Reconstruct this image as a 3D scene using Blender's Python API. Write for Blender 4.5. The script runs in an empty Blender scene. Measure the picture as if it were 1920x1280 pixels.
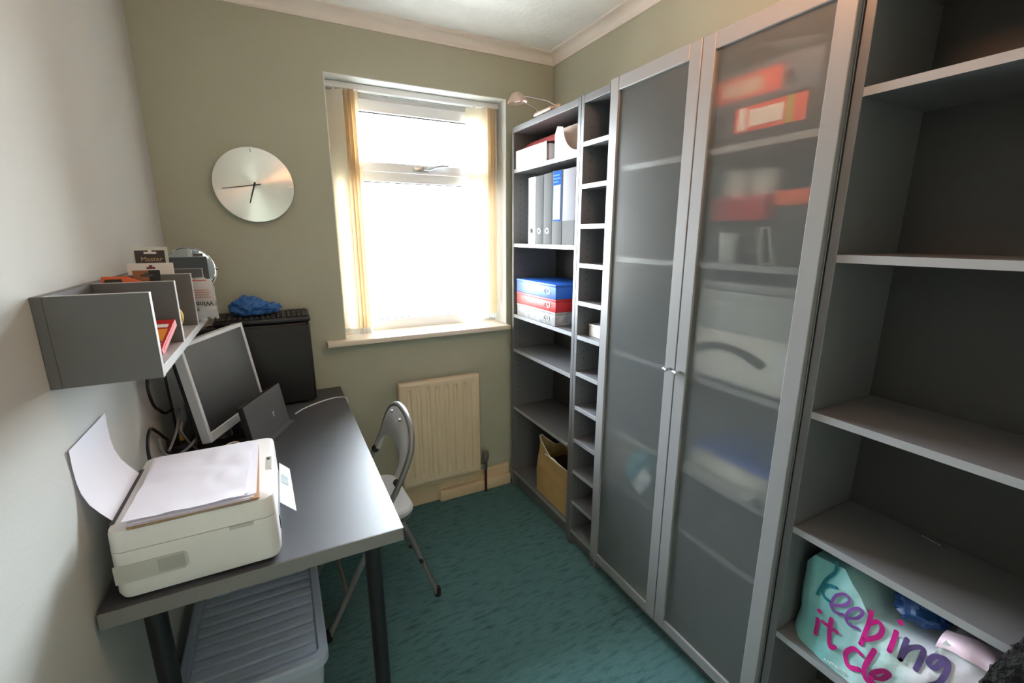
import bpy, bmesh, math, random
from mathutils import Vector, Matrix, noise
random.seed(7)
S = bpy.context.scene
COL = S.collection
PI = math.pi

# ------------------------------------------------------------------ camera
CAM = Vector((0.3910, -2.2750, 1.4796))
YAW, PITCH = 0.4760, -0.2297
cd = bpy.data.cameras.new('camera')
cd.sensor_width = 36.0
cd.lens = 845.34 * 36.0 / 1920.0
cd.clip_start = 0.02
cam = bpy.data.objects.new('camera', cd)
COL.objects.link(cam)
fwd = Vector((math.sin(YAW) * math.cos(PITCH), math.cos(YAW) * math.cos(PITCH), math.sin(PITCH)))
cam.location = CAM
cam.rotation_euler = fwd.to_track_quat('-Z', 'Y').to_euler()
S.camera = cam

# ------------------------------------------------------------------ light and exposure
S.view_settings.view_transform = 'Standard'
S.view_settings.look = 'None'
S.view_settings.gamma = 1.0
S.view_settings.use_curve_mapping = False
S.view_settings.exposure = 0.10
W = bpy.data.worlds.new('overcast_sky')
S.world = W
W.use_nodes = True
bg = W.node_tree.nodes['Background']
bg.inputs['Color'].default_value = (0.83, 0.915, 1.0, 1)
bg.inputs['Strength'].default_value = 118.0
# overcast sky: brightest overhead, darker towards and below the horizon
_tc = W.node_tree.nodes.new('ShaderNodeTexCoord'); _sx = W.node_tree.nodes.new('ShaderNodeSeparateXYZ')
_rp = W.node_tree.nodes.new('ShaderNodeValToRGB')
W.node_tree.links.new(_tc.outputs['Generated'], _sx.inputs[0])
_mr = W.node_tree.nodes.new('ShaderNodeMapRange'); _mr.inputs[1].default_value = -1.0; _mr.inputs[2].default_value = 1.0
W.node_tree.links.new(_sx.outputs['Z'], _mr.inputs[0]); W.node_tree.links.new(_mr.outputs[0], _rp.inputs['Fac'])
_e = _rp.color_ramp.elements
_e[0].position = 0.0; _e[0].color = (0.24, 0.245, 0.24, 1)
_e[1].position = 1.0; _e[1].color = (0.84, 0.92, 1.0, 1)
for _p, _c in ((0.46, (0.25, 0.255, 0.25, 1)), (0.53, (0.40, 0.43, 0.46, 1)), (0.75, (0.66, 0.72, 0.79, 1))):
    _n = _e.new(_p); _n.color = _c
W.node_tree.links.new(_rp.outputs['Color'], bg.inputs['Color'])
try:
    S.cycles.max_bounces = 14
    S.cycles.diffuse_bounces = 7
    S.cycles.transmission_bounces = 10
    S.cycles.transparent_max_bounces = 16
    S.cycles.sample_clamp_indirect = 45.0
    S.cycles.use_denoising = True
    S.cycles.caustics_refractive = True
except Exception:
    pass
# daylight portal in the window opening (samples the sky, gives no light of its own)
pl = bpy.data.lights.new('window_portal', 'AREA')
pl.shape = 'RECTANGLE'; pl.size = 0.90; pl.size_y = 1.20
pl.cycles.is_portal = True
po = bpy.data.objects.new('window_portal', pl)
po.location = (1.09, 0.24, 1.58); po.rotation_euler = (-PI / 2, 0, 0)
COL.objects.link(po)
# the room's warm ceiling bulb, above and behind the camera's view
bl = bpy.data.lights.new('ceiling_bulb', 'POINT')
bl.energy = 9.5; bl.color = (1.0, 0.45, 0.20); bl.shadow_soft_size = 0.07
bo = bpy.data.objects.new('ceiling_bulb', bl)
bo.location = (1.16, -1.60, 2.16)
COL.objects.link(bo)

# ------------------------------------------------------------------ materials
def lin(c):
    return tuple(((v / 255.0) / 12.92 if v / 255.0 <= 0.04045 else ((v / 255.0 + 0.055) / 1.055) ** 2.4) for v in c)

_M = {}
def mat(name, col, rough=0.6, metal=0.0, var=0.06, vscale=9.0, bump=0.0, bscale=60.0, spec=0.5, trans=0.0,
        translucent=0.0, clear=0.0, aniso=0.0, col2=None, stretch=(1, 1, 1), coat=0.0, sheen=0.0):
    if name in _M: return _M[name]
    m = bpy.data.materials.new(name); m.use_nodes = True
    nt = m.node_tree; N = nt.nodes; L = nt.links
    p = N['Principled BSDF']; out = N['Material Output']
    tc = N.new('ShaderNodeTexCoord'); mp = N.new('ShaderNodeMapping'); mp.inputs['Scale'].default_value = stretch
    L.new(tc.outputs['Object'], mp.inputs['Vector'])
    no = N.new('ShaderNodeTexNoise'); no.inputs['Scale'].default_value = vscale; no.inputs['Detail'].default_value = 4
    L.new(mp.outputs['Vector'], no.inputs['Vector'])
    mx = N.new('ShaderNodeMix'); mx.data_type = 'RGBA'
    a = lin(col)
    if col2 is None:
        c1 = tuple(max(0, v * (1 - var)) for v in a); c2 = tuple(min(1, v * (1 + var)) for v in a)
    else:
        c1, c2 = a, lin(col2)
    mx.inputs[6].default_value = (*c1, 1); mx.inputs[7].default_value = (*c2, 1)
    L.new(no.outputs['Fac'], mx.inputs[0])
    L.new(mx.outputs[2], p.inputs['Base Color'])
    p.inputs['Roughness'].default_value = rough; p.inputs['Metallic'].default_value = metal
    p.inputs['Specular IOR Level'].default_value = spec
    p.inputs['Transmission Weight'].default_value = trans
    p.inputs['Coat Weight'].default_value = coat
    p.inputs['Anisotropic'].default_value = aniso
    if bump:
        n2 = N.new('ShaderNodeTexNoise'); n2.inputs['Scale'].default_value = bscale; n2.inputs['Detail'].default_value = 3
        L.new(mp.outputs['Vector'], n2.inputs['Vector'])
        b = N.new('ShaderNodeBump'); b.inputs['Strength'].default_value = bump; b.inputs['Distance'].default_value = 0.01
        L.new(n2.outputs['Fac'], b.inputs['Height']); L.new(b.outputs['Normal'], p.inputs['Normal'])
    last = p.outputs['BSDF']
    if translucent:
        t = N.new('ShaderNodeBsdfTranslucent'); L.new(mx.outputs[2], t.inputs['Color'])
        ms = N.new('ShaderNodeMixShader'); ms.inputs[0].default_value = translucent
        L.new(last, ms.inputs[1]); L.new(t.outputs[0], ms.inputs[2]); last = ms.outputs[0]
    if clear:
        t = N.new('ShaderNodeBsdfTransparent')
        ms = N.new('ShaderNodeMixShader'); ms.inputs[0].default_value = clear
        L.new(last, ms.inputs[1]); L.new(t.outputs[0], ms.inputs[2]); last = ms.outputs[0]
    if last is not p.outputs['BSDF']:
        L.new(last, out.inputs['Surface'])
    _M[name] = m
    return m

WALL = mat('pale_green_emulsion', (176, 176, 158), 0.85, var=0.03, vscale=3, bump=0.05, bscale=120, spec=0.2)
WALLL = mat('off_white_emulsion', (190, 191, 187), 0.8, var=0.03, vscale=3, bump=0.04, bscale=120, spec=0.2)
REVEAL = mat('white_reveal_paint', (222, 226, 224), 0.7, var=0.02)
CEIL = mat('white_stippled_ceiling', (240, 240, 238), 0.9, var=0.05, vscale=14, bump=0.35, bscale=55, spec=0.15)
COVE = mat('white_coving_paint', (232, 224, 216), 0.6, var=0.02)
UPVC = mat('white_window_plastic', (226, 228, 230), 0.35, var=0.015)
SKIRT = mat('cream_gloss_skirting', (220, 196, 162), 0.4, var=0.05)
SILLM = mat('cream_gloss_sill', (228, 214, 196), 0.35, var=0.03)
SILVER = mat('silver_grey_foil', (116, 116, 119), 0.36, metal=0.22, var=0.03, vscale=30, stretch=(1, 1, 0.2))
LITEDGE = mat('silver_foil_lit_edge', (160, 160, 163), 0.34, metal=0.15, var=0.02)  # silver foil lightened to paint in the light on shelf fronts
SILVIN = mat('grey_foil_panel', (112, 111, 113), 0.42, metal=0.20, var=0.03, vscale=30)
BACKP = mat('grey_back_board', (62, 61, 61), 0.55, var=0.04)
HOLE = mat('dark_peg_hole', (28, 28, 30), 0.8)
DOORF = mat('brushed_silver_door_frame', (142, 141, 142), 0.38, metal=0.12, var=0.03, vscale=40, stretch=(1, 1, 0.1))
STEEL = mat('bright_steel', (200, 200, 202), 0.22, metal=1.0, var=0.03)
CHROME = mat('chrome', (225, 227, 230), 0.06, metal=1.0, var=0.01)
DESKT = mat('charcoal_laminate', (66, 66, 70), 0.45, metal=0.0, var=0.08, vscale=45, bump=0.02, bscale=300)
DESKE = mat('grey_desk_edge_band', (120, 118, 116), 0.4, var=0.04)
BLACKM = mat('black_powder_coat', (24, 24, 26), 0.5, var=0.06)
BLACKP = mat('black_plastic', (26, 26, 28), 0.42, var=0.05, bump=0.06, bscale=400)
PCSIDE = mat('black_textured_steel', (27, 27, 29), 0.55, var=0.10, vscale=300, bump=0.1, bscale=500)
KEYM = mat('black_keycaps', (36, 36, 39), 0.5, var=0.2, vscale=120)
SHELFG = mat('grey_wall_shelf_laminate', (98, 96, 96), 0.45, var=0.03)
SHELFE = mat('light_grey_edge_band', (172, 170, 170), 0.4, var=0.03)
MONS = mat('silver_monitor_plastic', (206, 208, 212), 0.38, metal=0.15, var=0.02)
MOND = mat('dark_silver_plastic', (108, 109, 112), 0.35, metal=0.4, var=0.02)
SCREEN = mat('matt_dark_screen', (38, 38, 39), 0.40, var=0.02, spec=1.0)
DEVG = mat('graphite_plastic', (92, 93, 97), 0.38, metal=0.2, var=0.03)
PRW = mat('warm_white_printer_plastic', (222, 218, 215), 0.42, var=0.02)
PRG = mat('beige_grey_recess', (184, 181, 175), 0.5, var=0.02)
PAPER = mat('white_paper', (247, 245, 252), 0.8, var=0.02, translucent=0.25)
BOARD = mat('brown_card', (176, 134, 92), 0.8, var=0.08)
CARD = mat('white_card', (232, 226, 222), 0.7, var=0.03)
RADM = mat('cream_radiator_enamel', (220, 202, 172), 0.42, var=0.03)
SLATM = mat('cream_blind_fabric', (249, 246, 235), 0.85, var=0.03, vscale=60, translucent=0.5)
SLATLIT = mat('backlit_cream_blind_fabric', (243, 232, 213), 0.85, var=0.04, vscale=60, translucent=0.55)  # same cream fabric, tinted for daylight glowing through the stacked vanes
CLEARP = mat('clear_plastic', (225, 230, 232), 0.12, var=0.02, clear=0.55)
CHS = mat('grey_vinyl_pad', (196, 196, 197), 0.40, var=0.03, coat=0.2)
CHSEAT = mat('pale_grey_vinyl_seat', (200, 202, 206), 0.38, var=0.02, coat=0.2)
CHT = mat('grey_metal_tube', (140, 138, 138), 0.32, metal=0.45, var=0.03)
RUBBER = mat('black_rubber', (18, 18, 19), 0.7)
RED = mat('red_card', (196, 38, 44), 0.45, var=0.05)
BLUE = mat('blue_card', (42, 104, 208), 0.45, var=0.05)
GREYF = mat('grey_folder_board', (86, 86, 88), 0.7, spec=0.2, var=0.04)
DARKF = mat('charcoal_folder_board', (44, 43, 46), 0.55, var=0.06)
SLATEF = mat('slate_blue_folder_board', (92, 104, 124), 0.5, var=0.05)
WHITEF = mat('white_folder_board', (234, 234, 238), 0.45, var=0.02)
PINKF = mat('pinkish_red_card', (206, 96, 100), 0.6, var=0.05)
BEIGE = mat('beige_card', (206, 184, 172), 0.7, var=0.03)
ORANGE = mat('orange_card', (236, 108, 60), 0.5, var=0.06)
LABELO = mat('orange_red_label', (224, 84, 62), 0.6, var=0.04)
LIME = mat('yellow_green_print', (176, 184, 60), 0.6)
KRAFT = mat('brown_paper_bag', (196, 164, 108), 0.7, bump=0.25, bscale=26, col2=(168, 132, 80), vscale=14)
BLUEB = mat('blue_polythene', (46, 106, 172), 0.4, col2=(30, 76, 140), vscale=12, bump=0.4, bscale=40)
BLACKB = mat('black_polythene', (20, 20, 22), 0.35, bump=0.5, bscale=40)
NAVYB = mat('navy_polythene', (20, 62, 116), 0.5, bump=0.4, bscale=40)
TEALC = mat('teal_cloth', (96, 182, 196), 0.8, bump=0.3, bscale=40)
MILK = mat('milky_plastic', (214, 222, 232), 0.32, var=0.03, translucent=0.35, clear=0.22)
MILKL = mat('milky_plastic_lid', (214, 222, 238), 0.28, var=0.03, translucent=0.30, clear=0.16)
CREAM = mat('cream_cable', (214, 204, 186), 0.5)
CABLEK = mat('black_cable', (18, 18, 20), 0.5)
CABLEG = mat('grey_cable', (128, 128, 126), 0.5)
CABLEW = mat('white_cable', (226, 224, 224), 0.45)
YELL = mat('yellow_plastic', (214, 172, 50), 0.4)
DKBROWN = mat('dark_brown_print', (58, 50, 46), 0.5)
GOLDP = mat('gold_print', (190, 160, 120), 0.5)
BROWNP = mat('brown_print', (150, 98, 62), 0.5)
MAROON = mat('maroon_print', (110, 50, 70), 0.5)
INK = mat('dark_grey_ink', (62, 62, 64), 0.6)
INKW = mat('white_ink', (236, 236, 236), 0.6)
ORPR = mat('orange_print', (238, 158, 52), 0.5)
BLPR = mat('blue_print', (40, 96, 170), 0.5)
MAG = mat('magenta_print', (192, 26, 124), 0.5, var=0.08)
PURP = mat('purple_print', (132, 78, 160), 0.5, var=0.08)
INDI = mat('indigo_print', (92, 74, 124), 0.5, var=0.08)
TEALP = mat('teal_print', (26, 112, 128), 0.5, var=0.08)
PHOTO = mat('printed_picture', (206, 216, 214), 0.6, col2=(120, 150, 150), vscale=30)
COPPER = mat('brown_copper_pipe', (96, 58, 46), 0.35, metal=0.6)
VALVE = mat('grey_valve_cap', (112, 110, 107), 0.45, metal=0.3)
LAMPM = mat('satin_lamp_metal', (200, 178, 164), 0.35, metal=0.5)

def pegged():
    # the same silver-grey foil with two rows of small drilled shelf-peg holes
    m = SILVER.copy(); m.name = 'silver_grey_foil_with_peg_holes'
    nt = m.node_tree; N = nt.nodes; L = nt.links; p = N['Principled BSDF']
    old = p.inputs['Base Color'].links[0].from_socket
    tc = N.new('ShaderNodeTexCoord'); sx = N.new('ShaderNodeSeparateXYZ'); L.new(tc.outputs['Object'], sx.inputs[0])
    def math_(op, a, b=None, c=None):
        n = N.new('ShaderNodeMath'); n.operation = op
        for i, v in enumerate((a, b, c)):
            if v is None: continue
            if isinstance(v, (int, float)): n.inputs[i].default_value = v
            else: L.new(v, n.inputs[i])
        return n.outputs[0]
    dz = math_('SUBTRACT', math_('FLOORED_MODULO', sx.outputs['Z'], 0.032), 0.016)
    d1 = math_('ABSOLUTE', math_('ADD', sx.outputs['X'], 0.095)); d2 = math_('ABSOLUTE', math_('SUBTRACT', sx.outputs['X'], 0.0905))
    dx = math_('MINIMUM', d1, d2)
    dist = math_('SQRT', math_('ADD', math_('MULTIPLY', dx, dx), math_('MULTIPLY', dz, dz)))
    k = math_('LESS_THAN', dist, 0.0027)
    k = math_('MULTIPLY', k, math_('GREATER_THAN', sx.outputs['Z'], 0.24)); k = math_('MULTIPLY', k, math_('LESS_THAN', sx.outputs['Z'], 1.92))
    mx = N.new('ShaderNodeMix'); mx.data_type = 'RGBA'; L.new(k, mx.inputs[0]); L.new(old, mx.inputs[6]); mx.inputs[7].default_value = (*lin((28, 28, 30)), 1)
    L.new(mx.outputs[2], p.inputs['Base Color'])
    return m
SILVERP = pegged()

def carpet():
    m = bpy.data.materials.new('teal_cord_carpet'); m.use_nodes = True
    nt = m.node_tree; N = nt.nodes; L = nt.links; p = N['Principled BSDF']
    tc = N.new('ShaderNodeTexCoord')
    mp = N.new('ShaderNodeMapping'); mp.inputs['Scale'].default_value = (16, 64, 1); L.new(tc.outputs['Object'], mp.inputs['Vector'])
    cord = N.new('ShaderNodeTexNoise'); cord.inputs['Scale'].default_value = 1.0; cord.inputs['Detail'].default_value = 2.5
    L.new(mp.outputs['Vector'], cord.inputs['Vector'])
    pile = N.new('ShaderNodeTexNoise'); pile.inputs['Scale'].default_value = 260; pile.inputs['Detail'].default_value = 3
    L.new(tc.outputs['Object'], pile.inputs['Vector'])
    patch = N.new('ShaderNodeTexNoise'); patch.inputs['Scale'].default_value = 2.2; patch.inputs['Detail'].default_value = 3
    L.new(tc.outputs['Object'], patch.inputs['Vector'])
    r1 = N.new('ShaderNodeValToRGB'); e = r1.color_ramp.elements
    e[0].position = 0.30; e[0].color = (*lin((54, 82, 85)), 1); e[1].position = 0.52; e[1].color = (*lin((94, 134, 136)), 1)
    L.new(cord.outputs['Fac'], r1.inputs['Fac'])
    r2 = N.new('ShaderNodeValToRGB'); e = r2.color_ramp.elements
    e[0].position = 0.3; e[0].color = (0.55, 0.55, 0.55, 1); e[1].position = 0.7; e[1].color = (1.25, 1.25, 1.25, 1)
    L.new(pile.outputs['Fac'], r2.inputs['Fac'])
    mx = N.new('ShaderNodeMix'); mx.data_type = 'RGBA'; mx.blend_type = 'MULTIPLY'; mx.inputs[0].default_value = 1.0
    L.new(r1.outputs['Color'], mx.inputs[6]); L.new(r2.outputs['Color'], mx.inputs[7])
    mx2 = N.new('ShaderNodeMix'); mx2.data_type = 'RGBA'
    L.new(patch.outputs['Fac'], mx2.inputs[0]); mx2.inputs[7].default_value = (*lin((82, 118, 120)), 1)
    L.new(mx.outputs[2], mx2.inputs[6]); L.new(mx2.outputs[2], p.inputs['Base Color'])
    ad = N.new('ShaderNodeMath'); ad.operation = 'ADD'
    L.new(cord.outputs['Fac'], ad.inputs[0]); L.new(pile.outputs['Fac'], ad.inputs[1])
    b = N.new('ShaderNodeBump'); b.inputs['Strength'].default_value = 0.8; b.inputs['Distance'].default_value = 0.006
    L.new(ad.outputs[0], b.inputs['Height']); L.new(b.outputs['Normal'], p.inputs['Normal'])
    p.inputs['Roughness'].default_value = 0.95; p.inputs['Specular IOR Level'].default_value = 0.15
    return m
CARPET = carpet()

def frosted():
    m = bpy.data.materials.new('frosted_door_glass'); m.use_nodes = True
    nt = m.node_tree; N = nt.nodes; L = nt.links
    for n in list(N):
        if n.type != 'OUTPUT_MATERIAL': N.remove(n)
    out = [n for n in N if n.type == 'OUTPUT_MATERIAL'][0]
    tc = N.new('ShaderNodeTexCoord'); no = N.new('ShaderNodeTexNoise'); no.inputs['Scale'].default_value = 900
    L.new(tc.outputs['Object'], no.inputs['Vector'])
    bp = N.new('ShaderNodeBump'); bp.inputs['Strength'].default_value = 0.05; bp.inputs['Distance'].default_value = 0.001
    L.new(no.outputs['Fac'], bp.inputs['Height'])
    rf = N.new('ShaderNodeBsdfRefraction'); rf.inputs['Color'].default_value = (0.97, 0.98, 0.975, 1)
    rf.inputs['Roughness'].default_value = 0.42; rf.inputs['IOR'].default_value = 1.16
    tr = N.new('ShaderNodeBsdfTransparent'); tr.inputs['Color'].default_value = (0.97, 0.98, 0.975, 1)
    m1 = N.new('ShaderNodeMixShader'); m1.inputs[0].default_value = 0.55
    L.new(rf.outputs[0], m1.inputs[1]); L.new(tr.outputs[0], m1.inputs[2])
    df = N.new('ShaderNodeBsdfDiffuse'); df.inputs['Color'].default_value = (0.72, 0.76, 0.76, 1)
    m2 = N.new('ShaderNodeMixShader'); m2.inputs[0].default_value = 0.085
    L.new(m1.outputs[0], m2.inputs[1]); L.new(df.outputs[0], m2.inputs[2])
    gl = N.new('ShaderNodeBsdfGlossy'); gl.inputs['Roughness'].default_value = 0.28
    L.new(bp.outputs['Normal'], gl.inputs['Normal'])
    fr = N.new('ShaderNodeFresnel'); fr.inputs['IOR'].default_value = 1.20
    m3 = N.new('ShaderNodeMixShader'); L.new(fr.outputs[0], m3.inputs[0])
    L.new(m2.outputs[0], m3.inputs[1]); L.new(gl.outputs[0], m3.inputs[2])
    L.new(m3.outputs[0], out.inputs['Surface'])
    return m
FROST = frosted()

def paneglass():
    m = bpy.data.materials.new('clear_window_glass'); m.use_nodes = True
    nt = m.node_tree; N = nt.nodes; L = nt.links
    for n in list(N):
        if n.type != 'OUTPUT_MATERIAL': N.remove(n)
    out = [n for n in N if n.type == 'OUTPUT_MATERIAL'][0]
    tr = N.new('ShaderNodeBsdfTransparent'); tr.inputs['Color'].default_value = (0.96, 0.98, 0.98, 1)
    gl = N.new('ShaderNodeBsdfGlossy'); gl.inputs['Roughness'].default_value = 0.02
    fr = N.new('ShaderNodeFresnel'); fr.inputs['IOR'].default_value = 1.45
    m3 = N.new('ShaderNodeMixShader'); L.new(fr.outputs[0], m3.inputs[0])
    L.new(tr.outputs[0], m3.inputs[1]); L.new(gl.outputs[0], m3.inputs[2])
    L.new(m3.outputs[0], out.inputs['Surface'])
    return m
PANE = paneglass()

def clockface():
    m = bpy.data.materials.new('spun_aluminium_dial'); m.use_nodes = True
    nt = m.node_tree; N = nt.nodes; L = nt.links; p = N['Principled BSDF']
    p.inputs['Base Color'].default_value = (0.80, 0.77, 0.75, 1); p.inputs['Metallic'].default_value = 1.0
    p.inputs['Roughness'].default_value = 0.34; p.inputs['Anisotropic'].default_value = 0.9; p.inputs['Anisotropic Rotation'].default_value = 0.25
    tg = N.new('ShaderNodeTangent'); tg.direction_type = 'RADIAL'; tg.axis = 'Y'
    L.new(tg.outputs[0], p.inputs['Tangent'])
    tc = N.new('ShaderNodeTexCoord'); no = N.new('ShaderNodeTexNoise'); no.inputs['Scale'].default_value = 40
    L.new(tc.outputs['Object'], no.inputs['Vector'])
    mr = N.new('ShaderNodeMapRange'); mr.inputs[3].default_value = 0.31; mr.inputs[4].default_value = 0.37
    L.new(no.outputs['Fac'], mr.inputs[0]); L.new(mr.outputs[0], p.inputs['Roughness'])
    return m
DIAL = clockface()

def marbled():
    return mat('grey_marbled_paper', (92, 92, 94), 0.5, col2=(206, 206, 208), vscale=38)
MARB = marbled()

def bagprint():
    m = bpy.data.materials.new('printed_carrier_polythene'); m.use_nodes = True
    nt = m.node_tree; N = nt.nodes; L = nt.links; p = N['Principled BSDF']
    tc = N.new('ShaderNodeTexCoord'); sx = N.new('ShaderNodeSeparateXYZ'); L.new(tc.outputs['Object'], sx.inputs[0])
    no = N.new('ShaderNodeTexNoise'); no.inputs['Scale'].default_value = 9; no.inputs['Detail'].default_value = 4
    L.new(tc.outputs['Object'], no.inputs['Vector'])
    ma = N.new('ShaderNodeMath'); ma.operation = 'MULTIPLY_ADD'; L.new(sx.outputs['Y'], ma.inputs[0])
    ma.inputs[1].default_value = -2.4; ma.inputs[2].default_value = 0.22
    m2 = N.new('ShaderNodeMath'); m2.operation = 'MULTIPLY_ADD'; L.new(no.outputs['Fac'], m2.inputs[0]); m2.inputs[1].default_value = 0.42
    L.new(ma.outputs[0], m2.inputs[2])
    r = N.new('ShaderNodeValToRGB'); cr = r.color_ramp
    cr.elements[0].position = 0.02; cr.elements[0].color = (*lin((128, 190, 192)), 1)
    cr.elements[1].position = 0.98; cr.elements[1].color = (*lin((196, 150, 186)), 1)
    for pos, c in ((0.36, (196, 220, 222)), (0.58, (226, 222, 230)), (0.84, (216, 198, 212))):
        e = cr.elements.new(pos); e.color = (*lin(c), 1)
    L.new(m2.outputs[0], r.inputs['Fac']); L.new(r.outputs['Color'], p.inputs['Base Color'])
    p.inputs['Roughness'].default_value = 0.35
    n2 = N.new('ShaderNodeTexNoise'); n2.inputs['Scale'].default_value = 30
    L.new(tc.outputs['Object'], n2.inputs['Vector'])
    b = N.new('ShaderNodeBump'); b.inputs['Strength'].default_value = 0.3; b.inputs['Distance'].default_value = 0.01
    L.new(n2.outputs['Fac'], b.inputs['Height']); L.new(b.outputs['Normal'], p.inputs['Normal'])
    return m
BAGP = bagprint()

# ------------------------------------------------------------------ mesh helpers (everything is laid out in world metres)
OFF = {}
class MB:
    def __init__(s): s.bm = bmesh.new()
    def box(s, x0, x1, y0, y1, z0, z1, bev=0.0, seg=2, m=None):
        mt = Matrix.Translation(((x0 + x1) / 2, (y0 + y1) / 2, (z0 + z1) / 2)) @ Matrix.Diagonal((abs(x1 - x0), abs(y1 - y0), abs(z1 - z0), 1))
        r = bmesh.ops.create_cube(s.bm, size=1.0, matrix=mt)
        vs = r['verts']
        if bev:
            es = list({e for v in vs for e in v.link_edges})
            bb = bmesh.ops.bevel(s.bm, geom=es, offset=bev, segments=seg, affect='EDGES', profile=0.5)
            vs = list({v for f in bb['faces'] for v in f.verts} | {v for v in vs if v.is_valid})
        if m is not None:
            bmesh.ops.transform(s.bm, matrix=m, verts=vs)
        return s
    def lathe(s, prof, c, axis='z', n=32, m=None):
        rings = []
        for (r, h) in prof:
            ring = []
            for i in range(n if r > 1e-7 else 1):
                a = 2 * PI * i / n
                u, v = r * math.cos(a), r * math.sin(a)
                q = {'z': (u, v, h), 'y': (u, h, v), 'x': (h, u, v)}[axis]
                q = Vector(q) + Vector(c)
                if m is not None: q = m @ q
                ring.append(s.bm.verts.new(q))
            rings.append(ring)
        for a, b in zip(rings, rings[1:]):
            for i in range(n):
                j = (i + 1) % n
                if len(a) == 1 and len(b) == 1: break
                if len(a) == 1: s.bm.faces.new((a[0], b[j], b[i]))
                elif len(b) == 1: s.bm.faces.new((a[i], a[j], b[0]))
                else: s.bm.faces.new((a[i], a[j], b[j], b[i]))
        return s
    def tube(s, pts, r, n=10, cap=True):
        pts = [Vector(p) for p in pts]
        rr = r if isinstance(r, (list, tuple)) else [r] * len(pts)
        up = Vector((0.123, 0.317, 0.94)).normalized(); rings = []
        for i, p in enumerate(pts):
            d = (pts[min(i + 1, len(pts) - 1)] - pts[max(i - 1, 0)])
            d = d.normalized() if d.length > 1e-9 else Vector((0, 0, 1))
            a = up - d * up.dot(d)
            if a.length < 1e-3: a = Vector((1, 0, 0)) - d * d.x
            a.normalize(); b = d.cross(a); up = a
            rings.append([s.bm.verts.new(p + (a * math.cos(2 * PI * k / n) + b * math.sin(2 * PI * k / n)) * rr[i]) for k in range(n)])
        for a, b in zip(rings, rings[1:]):
            for k in range(n):
                s.bm.faces.new((a[k], a[(k + 1) % n], b[(k + 1) % n], b[k]))
        if cap:
            s.bm.faces.new(rings[0]); s.bm.faces.new(rings[-1])
        return s
    def prism(s, poly, d):
        """poly: list of 3D points (planar), d: extrusion vector"""
        d = Vector(d)
        a = [s.bm.verts.new(Vector(p)) for p in poly]; b = [s.bm.verts.new(Vector(p) + d) for p in poly]
        s.bm.faces.new(a); s.bm.faces.new(b)
        for i in range(len(a)):
            j = (i + 1) % len(a)
            s.bm.faces.new((a[i], a[j], b[j], b[i]))
        return s
    def grid(s, f, nu, nv, thick=0.0):
        """surface f(u,v)->point, u,v in 0..1; thick gives a second side"""
        P = [[Vector(f(i / nu, j / nv)) for j in range(nv + 1)] for i in range(nu + 1)]
        A = [[s.bm.verts.new(p) for p in row] for row in P]
        for i in range(nu):
            for j in range(nv):
                s.bm.faces.new((A[i][j], A[i + 1][j], A[i + 1][j + 1], A[i][j + 1]))
        if thick:
            B = []
            for i in range(nu + 1):
                row = []
                for j in range(nv + 1):
                    du = P[min(i + 1, nu)][j] - P[max(i - 1, 0)][j]; dv = P[i][min(j + 1, nv)] - P[i][max(j - 1, 0)]
                    nrm = du.cross(dv); nrm = nrm.normalized() if nrm.length > 1e-12 else Vector((0, 0, 1))
                    row.append(s.bm.verts.new(P[i][j] - nrm * thick))
                B.append(row)
            for i in range(nu):
                for j in range(nv):
                    s.bm.faces.new((B[i][j], B[i][j + 1], B[i + 1][j + 1], B[i + 1][j]))
            for i in range(nu):
                s.bm.faces.new((A[i][0], B[i][0], B[i + 1][0], A[i + 1][0])); s.bm.faces.new((A[i][nv], A[i + 1][nv], B[i + 1][nv], B[i][nv]))
            for j in range(nv):
                s.bm.faces.new((A[0][j], A[0][j + 1], B[0][j + 1], B[0][j])); s.bm.faces.new((A[nu][j], B[nu][j], B[nu][j + 1], A[nu][j + 1]))
        return s
    def blob(s, c, r, amp, freq, sub=4, flat=None, seed=0.0):
        rs = bmesh.ops.create_icosphere(s.bm, subdivisions=sub, radius=1.0)
        for v in rs['verts']:
            d = v.co.normalized()
            k = 1 + amp * (noise.noise(d * freq + Vector((seed, seed, seed))) + 0.6 * abs(noise.noise(d * freq * 2.3 + Vector((seed, 0, 3)))))
            q = Vector((d.x * r[0], d.y * r[1], d.z * r[2])) * k + Vector(c)
            if flat is not None and q.z < flat: q.z = flat
            v.co = q
        return s
    def xf(s, m):
        bmesh.ops.transform(s.bm, matrix=m, verts=s.bm.verts[:]); return s
    def build(s, name, m, parent=None, sharp=35, smooth=True):
        o_ = OFF.get(parent.name, Vector((0, 0, 0))) if parent is not None else Vector((0, 0, 0))
        bm = s.bm
        bmesh.ops.recalc_face_normals(bm, faces=bm.faces[:])
        if o_.length: bmesh.ops.translate(bm, vec=-o_, verts=bm.verts[:])
        me = bpy.data.meshes.new(name); bm.to_mesh(me); bm.free()
        if smooth:
            for p in me.polygons: p.use_smooth = True
            me.set_sharp_from_angle(angle=math.radians(sharp))
        me.materials.append(m)
        o = bpy.data.objects.new(name, me); COL.objects.link(o)
        if parent is not None:
            o.parent = parent; OFF[o.name] = o_
        return o

def thing(name, label, cat, loc, group=None):
    o = bpy.data.objects.new(name, None); COL.objects.link(o)
    o.location = loc; o.empty_display_size = 0.05
    o['label'] = label; o['category'] = cat
    if group: o['group'] = group
    OFF[o.name] = Vector(loc)
    return o
def tag(o, label, cat, group=None):
    o['label'] = label; o['category'] = cat
    if group: o['group'] = group
    return o
def struct(o):
    o['kind'] = 'structure'; return o
def B(name, m, parent, x0, x1, y0, y1, z0, z1, bev=0.0, seg=2):
    return MB().box(x0, x1, y0, y1, z0, z1, bev, seg).build(name, m, parent)
def plab(o, label): o['label'] = label; return o

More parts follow.
